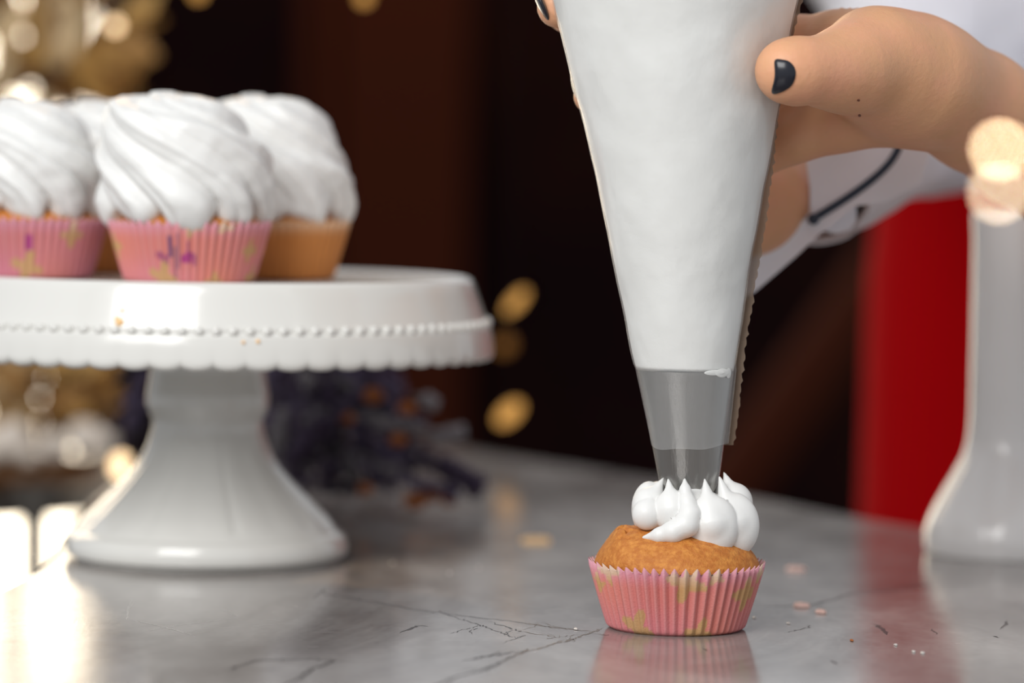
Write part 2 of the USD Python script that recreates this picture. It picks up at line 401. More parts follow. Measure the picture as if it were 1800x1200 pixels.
rng = np.random.default_rng(5)
veins = [([(560, 1040), (700, 1066), (800, 1082), (900, 1094), (980, 1105), (1045, 1112)], 1.0),
         ([(860, 1092), (920, 1108), (985, 1118)], 0.7), ([(780, 1078), (850, 1102), (905, 1122)], 0.5),
         ([(1060, 1103), (1000, 1125), (930, 1142), (860, 1150), (800, 1162)], 1.1),
         ([(930, 1140), (860, 1170), (790, 1190), (740, 1210)], 1.3),
         ([(590, 1160), (545, 1180), (500, 1205)], 1.5), ([(400, 1178), (440, 1160), (540, 1157), (620, 1163)], 1.1),
         ([(700, 1112), (735, 1098), (755, 1100)], 1.0),
         ([(1325, 1065), (1380, 1066), (1435, 1062), (1500, 1045), (1560, 1040), (1640, 1020)], 1.3),
         ([(1430, 1064), (1450, 1075)], 0.6), ([(1380, 1112), (1410, 1105), (1430, 1098)], 0.8),
         ([(1535, 1096), (1555, 1106), (1563, 1114)], 1.4), ([(1635, 1105), (1645, 1115)], 0.9), ([(1770, 1090), (1755, 1105)], 0.8),
         ([(1745, 1118), (1752, 1120)], 1.0), ([(1235, 1138), (1240, 1143)], 1.0), ([(1460, 1160), (1470, 1168)], 0.9)]
for p, w in list(veins)[:5]:
    for _ in range(4):
        i = rng.integers(0, len(p)); x, y = p[i]
        veins.append(([(x, y), (x + rng.uniform(-30, 30), y + rng.uniform(-8, 8)), (x + rng.uniform(-70, 70), y + rng.uniform(-14, 14))], 0.35))
obj('vein', vein_mesh(veins, 0.00058, rng), M['vein'], table, False, kind='stuff', label='dark cracks and veins in the stone')
scr = [([(222, 1090), (225, 1070), (232, 1056)], 1.0), ([(232, 1090), (290, 1102), (345, 1118)], 0.8), ([(250, 1110), (320, 1098), (420, 1085)], 0.5), ([(390, 1070), (420, 1085)], 0.5)]
for _ in range(46):
    x, y = rng.uniform(150, 1780), rng.uniform(1040, 1190)
    a = rng.uniform(15, 60)
    scr.append(([(x, y), (x + a, y + rng.uniform(-6, 6))], rng.uniform(0.2, 0.45)))
obj('scratch', vein_mesh(scr, 0.00022, rng, 0.00005, 0.0003), M['scratch'], table, False, kind='stuff', label='fine pale scratches in the polish')

# ------------------------------------------------------------------ cupcakes
NP = 52


def liner_mesh(rb, rt, h, pleat, seed, paint):
    rng = np.random.default_rng(seed)
    nv = NP * 10
    th = np.arange(nv) / nv * 2 * np.pi
    ph = (th * NP + 0.8 * np.sin(th * 5 + seed)) % (2 * np.pi)
    wave = 1 - 2 * np.abs(np.abs(ph / np.pi - 1)) ** 1.15
    amp_th = 0.75 + 0.5 * meshkit.noise(np.stack([np.cos(th) * 3, np.sin(th) * 3, np.full(nv, seed)], 1), seed)
    rows = [(0.0, 0.0, 0)] + [(rb * 0.96, 0.0, 0.0), (rb, 0.0008, 0.35)] + [(rb + (rt - rb) * t ** 0.92, h * t, 0.45 + 0.55 * t) for t in np.linspace(0.06, 1, 22)]
    V, C = [], []
    for r, z, a in rows:
        R = r + pleat * a * wave * amp_th
        tipz = z + (0.0013 * wave * amp_th if z >= h * 0.999 else 0)
        V.append(np.stack([R * np.sin(th), -R * np.cos(th), np.broadcast_to(tipz, th.shape)], 1))
        C.append(paint(((th + np.pi) % (2 * np.pi)) - np.pi, z / h, wave))
    for r, z, a in rows[::-1][:-2]:                     # inside
        R = r - 0.0003 + pleat * a * wave * amp_th
        tipz = z + (0.0013 * wave * amp_th if z >= h * 0.999 else 0.0003)
        V.append(np.stack([R * np.sin(th), -R * np.cos(th), np.broadcast_to(tipz, th.shape)], 1)); C.append(np.tile((0.75, 0.55, 0.50), (nv, 1)))
    return trimesh.Trimesh(np.concatenate(V), grid_faces(len(V), nv), process=False), np.concatenate(C)


def star(th, t, cth, ct, size, n=4, ph=0.0):
    """a blotchy printed star: 1 inside."""
    x, y = (th - cth) * 1.0, (t - ct) * 0.85
    a = np.arctan2(y, x) + ph
    r = np.hypot(x, y)
    return (r < size * (0.42 + 0.58 * np.abs(np.cos(a * n / 2)) ** 2.2)).astype(float)


def paint_pink(stars, marks=(), base=(0.62, 0.205, 0.235), warm=(0.64, 0.20, 0.155), edge=(0.74, 0.36, 0.47), gold=(0.50, 0.33, 0.12)):
    base, warm, edge, gold = map(np.array, (base, warm, edge, gold))

    def fn(th, t, wave):
        n = meshkit.noise(np.stack([np.cos(th) * 2.2, np.sin(th) * 2.2, np.full_like(th, t * 1.5)], 1), 3)[:, None]
        c = warm * n + base * (1 - n)
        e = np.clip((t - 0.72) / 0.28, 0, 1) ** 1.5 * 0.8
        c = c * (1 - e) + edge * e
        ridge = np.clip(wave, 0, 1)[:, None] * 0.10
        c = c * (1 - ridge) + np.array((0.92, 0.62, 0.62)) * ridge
        for cth, ct, size, ph in stars:
            k = (star(th, t, cth, ct, size, 4, ph) * 0.8)[:, None]
            g = gold * (1 - 0.6 * max(0, t - 0.75) / 0.25) + np.array((0.85, 0.72, 0.60)) * 0.6 * max(0, t - 0.75) / 0.25
            c = c * (1 - k) + g * k
        for cth, ct, wx, wt, col in marks:
            k = ((np.abs(th - cth) < wx) & (abs(t - ct) < wt)).astype(float)[:, None] * 0.85
            c = c * (1 - k) + np.array(col) * k
        return c
    return fn


def paint_tan(th, t, wave):
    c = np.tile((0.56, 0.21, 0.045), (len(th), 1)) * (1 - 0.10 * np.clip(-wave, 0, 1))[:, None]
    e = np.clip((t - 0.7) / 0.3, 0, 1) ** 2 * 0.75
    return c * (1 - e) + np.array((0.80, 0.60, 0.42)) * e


def muffin_mesh(r, z0, ztop, seed, chip=False):
    n, k = 160, 60
    u = np.linspace(0, 1, k)
    rr = r * np.sin(u * np.pi / 2)
    zz = z0 + (ztop - z0) * np.clip(1 - (rr / r) ** 2.6, 0, 1) ** 0.62
    rr = np.r_[rr, r * 0.93, r * 0.86, 0.0]; zz = np.r_[zz, z0 - 0.005, z0 - 0.012, z0 - 0.012]
    th = np.arange(n) / n * 2 * np.pi
    R, TH = np.meshgrid(rr, th, indexing='ij'); Z = np.repeat(zz[:, None], n, 1)
    v = np.stack([R * np.sin(TH), -R * np.cos(TH), Z], -1).reshape(-1, 3)
    d = (meshkit.fbm(v * 130, 4, seed) - 0.5)
    v[:, 2] += d * 0.0016 * ((R.reshape(-1) < r * 0.96) & (v[:, 2] > z0)); v *= 1 + 0 * d[:, None]
    fine = (meshkit.fbm(v * 700, 2, seed + 9) - 0.5) * 0.0006
    v[:, 2] += fine * ((R.reshape(-1) < r * 0.98) & (v[:, 2] > z0 - 0.001))
    if chip:
        v[:, 2] += 0.0018 * np.exp(-((v[:, 0] + 0.020) / 0.008) ** 2) * (v[:, 2] > z0)                                             # a broken, raised crust flap at the upper left
        q = np.exp(-(((v[:, 0] + 0.0215) / 0.0035) ** 2 + ((v[:, 1] + 0.004) / 0.010) ** 2))
        v[:, 2] += 0.0022 * q
        g = np.exp(-(((v[:, 0] + 0.0195 + 0.0015 * np.sin(v[:, 1] * 900)) / 0.0007) ** 2 + ((v[:, 1] + 0.002) / 0.010) ** 2))
        v[:, 2] -= 0.0028 * g
    f = grid_faces(len(rr), n)[:, ::-1]
    return trimesh.Trimesh(v, f, process=False)


# --- the cupcake being piped
C0 = T(1188, 1103)
cup = thing('cupcake', 'small pink cupcake standing alone under the piping nozzle', 'cupcake', C0)
stars0 = [(-0.04 + 0.11, 0.83, 0.26, 0.3), (0.95, 0.62, 0.24, 0.0), (0.42, 0.93, 0.13, 0.5), (-0.95, 0.95, 0.2, 0.0), (-0.62, 0.10, 0.27, 0.4), (-1.25, 0.75, 0.15, 0.2), (0.30, 0.02, 0.24, 0.2), (1.25, 0.9, 0.14, 0), (2.2, 0.5, 0.25, 0), (3.0, 0.6, 0.25, 0), (-2.2, 0.4, 0.25, 0)]
lm, lc = liner_mesh(0.0243, 0.0311, 0.0236, 0.00095, 2, paint_pink(stars0))
obj('paper_liner', lm, M['tint'], cup, color=lc)
obj('muffin', muffin_mesh(0.0298, 0.0225, 0.0372, 3, True), M['muffin'], cup, 60)


def rosette():
    mm = 0.001

    def q(px, py, dep):
        return np.array([(px - 1188) * 0.205, dep, (1108 - py) * 0.205])
    # each petal: a pointed peak pressed against the nozzle and a broad flattened leaf below it (px, py, depth mm, radii mm)
    petals = [
        ((1168, 842, -8.6), (1175, 897, -10.8), (6.6, 5.2, 7.6)),
        ((1231, 840, -10.8), (1243, 922, -13.0), (9.8, 6.0, 11.4)),
        ((1258, 837, -6.2), (1282, 922, -7.2), (9.7, 6.6, 11.8)),
        ((1268, 833, 0.2), (1287, 886, -1.0), (6.6, 6.2, 7.4)),
        ((1160, 843, -3.4), (1137, 891, -4.6), (6.4, 6.4, 6.8)),
        ((1140, 868, -8.6), (1132, 904, -9.8), (5.4, 5.0, 5.6)),
        ((1250, 838, 7.0), (1268, 915, 10.0), (9.5, 7.0, 11.0)),
        ((1215, 840, 10.0), (1215, 912, 14.0), (9.5, 6.0, 11.5)),
        ((1180, 841, 7.5), (1158, 905, 10.0), (9.0, 7.0, 10.5)),
        ((1155, 850, 2.0), (1138, 900, 3.0), (6.4, 7.0, 10.0))]
    blade = [(1196, 841, -11.2, 0.5), (1197, 858, -12.2, 1.9), (1201, 880, -14.4, 2.9), (1205, 900, -16.6, 3.8), (1198, 917, -18.2, 4.3), (1176, 929, -18.6, 3.9), (1152, 936, -17.8, 2.7), (1126, 941, -16.2, 0.7)]

    def fn(p):
        p = p / mm
        d = ell_sdf(p, q(1208, 914, -1), (15.5, 15, 11.5))
        d = np.minimum(d, cone_sdf(p, q(1211, 864, 0), q(1210, 900, -1), 6.6, 11))
        for pk_, c_, r_ in petals:
            e = ell_sdf(p, q(*c_), r_)
            up_ = q(*c_) + np.array([0, -r_[1] * 0.25, r_[2] * 0.12])
            t = cone_sdf(p, q(*pk_), up_, 0.35, min(r_[0] * 0.70, r_[1] * 1.0, 6.0))
            d = smin(d, smin(e, t, 1.4), 0.35)
        dd = None
        for a, b in zip(blade[:-1], blade[1:]):
            e = cone_sdf(p, q(*a[:3]), q(*b[:3]), a[3], b[3])
            dd = e if dd is None else smin(dd, e, 1.2)
        return smin(d, dd, 0.2) * mm
    return nets(fn, (-0.022, -0.032, 0.018), (0.036, 0.032, 0.064), 0.00042)


rs = rosette()
soften(rs, 2, 0.0006)
tag(obj('piped_rosette', rs, M['frosting'], cup, True), 'fresh white ridged meringue being squeezed onto the muffin')

# --- the piping bag
BX = lambda y: 1188 + 20 * (y / 850.0)


def wpx(px, py, dep=0.0):
    p = P(px, py, 1.23); return p + np.array([0, dep, 0])


left_e = PchipInterpolator([-260, 0, 110, 370, 645, 652], [915, 973, 1001, 1060.5, 1118.5, 1120])
right_e = PchipInterpolator([-260, 0, 60, 130, 190, 300, 400, 500, 600, 645, 652], [1455, 1399, 1385, 1376, 1366, 1346, 1328, 1309, 1297, 1291, 1290])


def bag_body(y0, y1, n, off=0.0, dent=True, nth=160, zb=None):
    ys = np.linspace(y0, y1, n); th = np.linspace(0, 2 * np.pi, nth, endpoint=False)
    V = []
    for y in ys:
        a, b = left_e(y), right_e(y)
        pc = P((a + b) / 2, y, 1.23); R = (b - a) / 2 / F * 1.23 + off
        ring = np.stack([pc[0] + R * np.sin(th), pc[1] - R * np.cos(th) * 0.98, np.full(nth, pc[2])], 1)
        V.append(ring)
    V = np.concatenate(V)
    if dent:
        cen = np.array([P(BX(0), 0, 1.23)[0], 1.23])
        rad = V[:, :2] - np.array([BX(400) / F * 1.23 - 900 / F * 1.23, 1.23]); rad /= np.linalg.norm(rad, axis=1, keepdims=True) + 1e-9
        nz = (meshkit.fbm(V * np.array([70, 70, 38]), 3, 4) - 0.5) * 0.0016
        TP = P(1385, 125, 1.197)
        pr = np.exp(-np.sum(((V - TP) / np.array([0.016, 0.016, 0.014])) ** 2, 1)) * 0.0018
        V[:, :2] += rad * (nz - pr)[:, None]
    return V


def closed(V, n, nth):
    f = grid_faces(n, nth)
    a, b = V[:nth].mean(0), V[-nth:].mean(0)
    vv = np.vstack([V, a, b]); j = np.arange(nth); k = n * nth
    f = np.vstack([f, np.stack([np.full(nth, k), (j + 1) % nth, j], 1), np.stack([np.full(nth, k + 1), (n - 1) * nth + j, (n - 1) * nth + (j + 1) % nth], 1)])
    m_ = trimesh.Trimesh(vv, f, process=False)
    if m_.volume < 0: m_.invert()
    return m_


bag = thing('piping_bag', 'clear plastic piping bag full of white meringue, with a steel nozzle', 'piping bag')
obj('meringue_filling', closed(bag_body(-260, 650, 120), 120, 160), M['cream'], bag, True)
# film sleeve: a thin skin over the filling, going on over the nozzle down to its trimmed edge
fl = bag_body(-280, 640, 80, off=0.0006)
ys = np.linspace(648, 780, 16); th = np.linspace(0, 2 * np.pi, 160, endpoint=False)
ext = []
for y in ys:
    t = (y - 648) / (780 - 648)
    a, b = 1118.5 + (1147 - 1118.5) * t, 1293 + (1279 - 1293) * t
    yy = y + 6 * t ** 4 * np.sin(th + 2.4) + 1.6 * t ** 4 * np.sin(th * 5)
    R = (b - a) / 2 / F * 1.23 + 0.0004
    pc = np.array([P((a + b) / 2, q_, 1.23) for q_ in yy])
    ext.append(np.stack([pc[:, 0] + R * np.sin(th), pc[:, 1] - R * np.cos(th), pc[:, 2]], 1))
V = np.concatenate([fl, np.concatenate(ext)])
fm = trimesh.Trimesh(V, grid_faces(96, 160), process=False)
if fm.volume > 0 and fm.face_normals[80 * 160][1] > 0: fm.invert()
obj('plastic_film', fm, M['film'], bag, True)
# the welded seam standing off the right side, its edge torn into little teeth
sy = np.linspace(-280, 782, 170)
seam_in = PchipInterpolator([-280, 0, 190, 300, 400, 500, 600, 645, 700, 782], [1440, 1392, 1362, 1342, 1324, 1305, 1293, 1288, 1281, 1271])
seam_out = PchipInterpolator([-280, 0, 60, 130, 190, 300, 400, 500, 600, 645, 700, 782], [1470, 1410, 1395, 1382, 1370, 1358, 1345, 1328, 1312, 1306, 1301, 1290])
rng = np.random.default_rng(8)
saw = (np.arange(170) * 0.31 % 1.0) * 5.0 * (0.5 + 0.8 * rng.random(170))
A = np.array([P(seam_in(y), y, 1.2345) for y in sy]); Bm = np.array([P((seam_in(y) + seam_out(y)) / 2, y, 1.2325 + 0.001 * math.sin(y / 60)) for y in sy]); C = np.array([P(seam_out(y) - 2 + s_, y, 1.231) for y, s_ in zip(sy, saw)])
off = np.array([0, 0.0005, 0])
S = np.stack([A, Bm, C, C + off, Bm + off, A + off], 1).reshape(-1, 3)
sm = trimesh.Trimesh(S, grid_faces(170, 6), process=False)
if sm.volume < 0: sm.invert()
obj('film_seam', sm, M['film_seam'], bag, 30, label='welded side seam of the bag with a torn edge')
# steel star nozzle
NPX = lambda y: (1119.5 + (1160 - 1119.5) * (y - 650) / 210.0, 1291 + (1263 - 1291) * (y - 650) / 210.0)
nth = 320
th = np.linspace(-np.pi, np.pi, nth, endpoint=False)
phase = ((th - math.radians(-64)) / (math.pi / 4)) % 1.0
tooth = 1 - np.abs(phase * 2 - 1)             # 0 at a notch (a cream peak), 1 at a tooth tip
rows = []
for t in np.linspace(0, 1, 40):
    y = 650 + t * (846 + 34 * tooth - 650)
    a = 1119.5 + (1160 - 1119.5) * np.minimum((y - 650) / 210.0, 1.0); b = 1291 + (1263 - 1291) * np.minimum((y - 650) / 210.0, 1.0)
    curl = np.clip((y - 846) / 34, 0, 1) ** 1.4 * 7
    R = ((b - a) / 2 - curl) / F * 1.23 - 0.0002
    pc = np.array([P((p_ + q_) / 2, r_, 1.23) for p_, q_, r_ in zip(a, b, y)])
    rows.append(np.stack([pc[:, 0] + R * np.sin(th), pc[:, 1] - R * np.cos(th), pc[:, 2]], 1))
inner = []
for r_ in rows[::-1]:
    c_ = r_.mean(0); d_ = r_ - c_; d_[:, 2] = 0
    inner.append(r_ - d_ / np.linalg.norm(d_, axis=1, keepdims=True) * 0.0006)
V = np.concatenate(rows + inner)
nm = trimesh.Trimesh(V, grid_faces(80, nth), process=False)
if nm.face_normals[nth * 10 + nth // 2][1] > 0: nm.invert()
obj('nozzle', nm, M['steel'], bag, 40, label='brushed steel star nozzle with pointed teeth')
sm_ = []
for px, py, a_, b_ in ((1252, 650, 0.0046, 0.0010), (1266, 651, 0.0036, 0.0016), (1278, 652, 0.0018, 0.0019)):
    ax_, hw = NPX(py)
    cx_, R_ = (ax_ + hw) / 2, (hw - ax_) / 2
    fi = math.asin((px - cx_) / R_); e_ = ellipsoid((0, 0, 0), (a_, 0.0004, b_))
    e_.apply_transform(trimesh.transformations.rotation_matrix(fi, (0, 0, 1)))
    e_.apply_translation(P(cx_, py, 1.23) + R_ / F * 1.23 * np.array([math.sin(fi), -math.cos(fi), 0])); sm_.append(e_)
obj('meringue_smear', cat(*sm_), M['cream'], bag, True, label='white smear of meringue inside the film over the nozzle')

# ------------------------------------------------------------------ the cake stand
ST = T(363, 979)
stand = thing('cake_stand', 'white porcelain pedestal cake stand with a beaded, scalloped rim', 'cake stand', ST)
ST_D = ST[1]
bz = lambda y: 0.1634 - (y - 294) * ST_D / F
ped = [(0.0, 0.0), (0.0548, 0.0), (0.0556, 0.0014), (0.0584, 0.0022), (0.0592, 0.0055), (0.0585, 0.0088), (0.0568, 0.0112), (0.0552, 0.0122), (0.0540, 0.0138), (0.0508, 0.0178), (0.0455, 0.0230), (0.0398, 0.0285), (0.0335, 0.0350), (0.0288, 0.0410), (0.0256, 0.0480), (0.0236, 0.0545), (0.0232, 0.0575), (0.0244, 0.0605), (0.0257, 0.0645), (0.0258, 0.0680), (0.0250, 0.0730), (0.0242, 0.0800), (0.0246, 0.0880), (0.0262, 0.0950), (0.0300, 0.1030), (0.0, 0.1030)]
pp = np.array(ped)
idx = np.linspace(0, len(pp) - 1, 160)
pp = np.stack([PchipInterpolator(np.arange(len(pp)), pp[:, 0])(idx), PchipInterpolator(np.arange(len(pp)), pp[:, 1])(idx)], 1)


def flutes(t, r, z):
    w = np.clip((z - 0.0135) / 0.003, 0, 1) * np.clip((0.057 - z) / 0.004, 0, 1)
    ph = (t * 9 / (2 * np.pi) + 0.30) % 1.0
    groove = np.exp(-((ph - 0.5) / 0.055) ** 2)
    return r - w * (0.0008 * groove * r / 0.04 + 0.0007 * (2 * ph - 1) ** 2), z


obj('pedestal', lathe(pp, 240, flutes), M['porcelain'], stand, 40)
prof = [(0.0, 0.1028), (0.09, 0.1050), (0.1105, 0.1040), (0.1140, 0.0985), (0.1150, 0.0900), (0.1152, 0.0865), (0.1170, 0.0850), (0.1188, 0.0862), (0.1193, 0.0885), (0.1190, 0.0930), (0.1185, 0.0965), (0.1180, 0.0985), (0.1168, 0.0992), (0.1162, 0.1000), (0.1164, 0.1010), (0.1160, 0.1022), (0.1148, 0.1055), (0.1130, 0.1105), (0.1112, 0.1155), (0.1100, 0.1180), (0.1085, 0.1190), (0.1068, 0.1185), (0.1050, 0.1178), (0.0, 0.1178)]
pr = np.array(prof); k = np.arange(len(pr)); idx = np.linspace(0, len(pr) - 1, 140)
pr = np.stack([PchipInterpolator(k, pr[:, 0])(idx), PchipInterpolator(k, pr[:, 1])(idx)], 1)


def scallop(t, r, z):
    w = np.clip((0.0965 - z) / 0.010, 0, 1) * (r > 0.1125)
    sc = np.abs(np.sin(t * 30)) ** 0.7
    return r + w * 0.0004 * (sc - 0.5), z + w * (0.0013 * (1 - sc))


obj('plate', lathe(pr, 720, scallop), M['porcelain'], stand, 40)
beads = []
for i in range(112):
    a = i / 112 * 2 * np.pi
    beads.append(ellipsoid((0.1166 * math.cos(a), 0.1166 * math.sin(a), 0.1003), (0.0019, 0.0021, 0.0021), 1))
    d = np.array([math.cos(a), math.sin(a), 0])
obj('beaded_border', cat(*beads), M['porcelain'], stand, True)
fl = []
for px, py, w_ in ((250, 568, .0024), (244, 562, .0012), (470, 600, .001), (495, 598, .0012), (252, 548, .001)):
    # small gold smudges on the skirt
    a = math.asin((px - 363) / F * 1.31 / 0.1175)
    zz = 0.1634 - (py - 294) * (ST_D - 0.1175 * math.cos(a)) / F
    rr_ = np.interp(zz, [0.088, 0.096, 0.0985, 0.1030, 0.118], [0.1195, 0.1190, 0.1185, 0.1165, 0.110])
    fl.append(ellipsoid((rr_ * math.sin(a), -rr_ * math.cos(a), zz), (w_ * .7, 0.0006, w_ * 0.7), 1))
for g_ in fl: obj('gold_smudge', g_, M['gold_flake'], stand, True, label='tiny gold crumb stuck to the rim')


def swirl(seed, N=8, k=0.50, top_shift=(-0.004, 0.0), scale=1.0, rot=0.0):
    rng = np.random.default_rng(seed)
    prof = np.array([(1.2, 0.25), (2.2, 0.15), (2.75, -0.02), (3.05, 0.12), (3.28, 0.6), (3.42, 1.3), (3.40, 2.1), (3.20, 3.0), (2.90, 3.8), (2.45, 4.42), (1.75, 4.80), (0.8, 4.95), (0.02, 5.0)]) * 0.01
    sp = spline(prof, 130)
    s = np.r_[0, np.cumsum(np.linalg.norm(np.diff(sp, axis=0), axis=1))] * 100     # cm
    nrm = np.gradient(sp, axis=0); nrm = np.stack([nrm[:, 1], -nrm[:, 0]], 1); nrm /= np.linalg.norm(nrm, axis=1, keepdims=True)
    n = 360
    th = np.linspace(-np.pi, np.pi, n, endpoint=False)
    S, TH = np.meshgrid(s, th, indexing='ij')
    s0 = s[np.argmax(sp[:, 0] > 0.0305)]
    arc = np.clip(S - s0, 0, None)
    tw = k * (arc - 1.1 * (1 - np.exp(-arc / 1.1)))
    cyl = np.stack([np.cos(TH + tw) * 1.6, np.sin(TH + tw) * 1.6, S * 0.35], -1)
    warp = 2.2 * (meshkit.fbm(cyl, 2, seed + 3) - 0.5) * 2 + 0.5 * np.sin(TH * 2 + seed)
    gain = np.clip(0.35 + 1.5 * meshkit.noise(cyl * 1.3, seed + 5), 0.3, 1.5)
    ph = N * (TH + rot + tw) + warp
    lobe = (np.abs(np.sin(ph / 2)) ** 0.7 * 2 - 1) * gain
    ph2 = (N * 2.0) * (TH + rot + tw * 1.08) + 1.7 + warp * 2
    fine = (np.abs(np.sin(ph2 / 2)) ** 0.9 * 2 - 1) * gain
    amp = np.interp(s, [0, s0, s0 + 0.6, s0 + 1.6, s0 + 4, s[-1]], [0.02, 0.28, 0.32, 0.20, 0.13, 0.0])
    big = 0.5 + 0.5 * np.sin(TH - 0.9 * arc + seed)                   # the coil seam
    step = ((TH + rot + 0.62 * arc * 2.2) / (2 * np.pi)) % 1.0
    coil = np.where(step < 0.88, step / 0.88, (1 - step) / 0.12) - 0.5
    nz = meshkit.fbm(np.stack([np.cos(TH) * 2.2, np.sin(TH) * 2.2, S * 0.7], -1), 3, seed) - 0.5
    D = (amp[:, None] * (lobe * 0.85 + fine * 0.24) + 0.34 * coil * np.clip((arc - 0.8) / 1.0, 0, 1) * np.clip((s[-1] - S) / 1.5, 0, 1) + 0.28 * nz * np.clip((s[-1] - S) / 1.0, 0, 1)) * 0.01
    R = sp[:, 0][:, None] + nrm[:, 0][:, None] * D
    Z = sp[:, 1][:, None] + nrm[:, 1][:, None] * D
    bot = np.exp(-((S - s0 + 0.3) / 0.8) ** 2)
    Z -= bot * (0.0022 * np.clip(lobe, -1, 1) + 0.002 * (nz))
    hgt = np.clip(Z / 0.05, 0, 1) ** 2
    X = np.clip(R, 0, None) * np.sin(TH) + top_shift[0] * hgt; Y = -np.clip(R, 0, None) * np.cos(TH) + top_shift[1] * hgt
    v = np.stack([X, Y, Z], -1).reshape(-1, 3) * scale
    f = grid_faces(130, n)
    m_ = trimesh.Trimesh(v, f, process=False)
    if m_.volume < 0: m_.invert()
    return m_


def stand_cupcake(px, d, label, paint, seed, lean=(-0.004, 0), rot=0.0, scale=1.0):
    x = P(px, 490, d)[0]
    o = thing('cupcake', label, 'cupcake', (x, d, TZ + 0.1180), 0.0, 'cupcakes on the cake stand')
    lm_, lc_ = liner_mesh(0.0252, 0.0318, 0.0236, 0.0007, seed, paint)
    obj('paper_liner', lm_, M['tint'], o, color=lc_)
    obj('muffin', muffin_mesh(0.0303, 0.0222, 0.0300, seed + 20), M['muffin'], o, 60)
    sw = swirl(seed, rot=rot, top_shift=lean, scale=scale); sw.apply_translation((-0.0012, 0, 0.0258))
    obj('frosting_swirl', sw, M['frosting'], o, True)
    tip = tube(spline([(lean[0] - 0.006, -0.004, 0.0258 + 0.0485 * scale), (lean[0] - 0.002, -0.001, 0.0258 + 0.0502 * scale), (lean[0] + 0.002, 0.0, 0.0258 + 0.0508 * scale)], 10), np.linspace(0.003, 0.0007, 10), 10)
    obj('frosting_peak', tip, M['frosting'], o, True)
    return o


pu = (0.25, 0.035, 0.16)
marks = [(-0.16, 0.62, 0.03, 0.17, (0.14, 0.06, 0.16)), (-0.20, 0.40, 0.012, 0.08, pu), (-0.30, 0.45, 0.03, 0.06, pu), (-0.37, 0.50, 0.012, 0.05, pu), (-0.24, 0.42, 0.02, 0.05, pu), (-0.05, 0.55, 0.012, 0.30, (0.14, 0.06, 0.16)), (-0.10, 0.35, 0.02, 0.25, (0.20, 0.10, 0.14)),
         (0.02, 0.42, 0.04, 0.06, (0.34, 0.02, 0.20)), (0.09, 0.44, 0.05, 0.09, (0.34, 0.02, 0.20)), (0.08, 0.62, 0.015, 0.10, pu), (0.17, 0.40, 0.015, 0.08, pu), (0.13, 0.50, 0.02, 0.04, pu)]
st_f = [(-0.30, 0.12, 0.24, 0.3), (0.12, 0.95, 0.16, 0.2), (0.55, 0.98, 0.14, 0.5), (0.48, 0.02, 0.16, 0.0), (1.05, 0.55, 0.18, 0.0), (1.3, 0.1, 0.2, 0), (-1.2, 0.6, 0.2, 0)]
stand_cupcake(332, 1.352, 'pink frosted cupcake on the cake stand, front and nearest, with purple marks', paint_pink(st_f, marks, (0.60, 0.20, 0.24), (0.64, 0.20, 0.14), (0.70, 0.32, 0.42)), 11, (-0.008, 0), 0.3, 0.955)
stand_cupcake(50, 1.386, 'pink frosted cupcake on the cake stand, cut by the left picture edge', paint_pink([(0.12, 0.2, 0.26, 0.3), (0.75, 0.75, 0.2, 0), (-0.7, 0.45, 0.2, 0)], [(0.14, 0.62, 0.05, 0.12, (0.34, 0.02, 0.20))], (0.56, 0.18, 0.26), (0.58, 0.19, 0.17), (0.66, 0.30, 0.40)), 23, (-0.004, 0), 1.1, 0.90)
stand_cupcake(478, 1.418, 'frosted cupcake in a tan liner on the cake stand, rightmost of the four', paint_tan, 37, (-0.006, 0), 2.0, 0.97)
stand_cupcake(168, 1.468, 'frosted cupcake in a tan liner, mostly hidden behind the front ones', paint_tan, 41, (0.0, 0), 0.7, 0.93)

# ------------------------------------------------------------------ crumbs and flakes on the table
rng = np.random.default_rng(12)


def flake(name, px, py, w, h, material, label, category='crumb', group=None):
    c = T(px, py)
    k = 9; a = np.linspace(0, 2 * np.pi, k, endpoint=False)
    r = 0.7 + 0.5 * rng.random(k)
    ring = np.stack([np.cos(a) * r * w, np.sin(a) * r * h * 4, np.full(k, 0.0)], 1)
    upz = 0.0012 * min(1.0, w / 0.003)
    v_ = np.vstack([ring, ring * 0.8 + [0, 0, upz], [[0, 0, upz * 1.3]]]); j = np.arange(k)
    f_ = np.vstack([np.stack([j, (j + 1) % k, k + (j + 1) % k], 1), np.stack([j, k + (j + 1) % k, k + j], 1), np.stack([k + j, k + (j + 1) % k, np.full(k, 2 * k)], 1)])
    mm_ = trimesh.Trimesh(v_, f_, process=False); mm_.apply_translation(c + [0, 0, 0.0002])
    return tag(obj(name, mm_, material, None, 30), label, category, group)


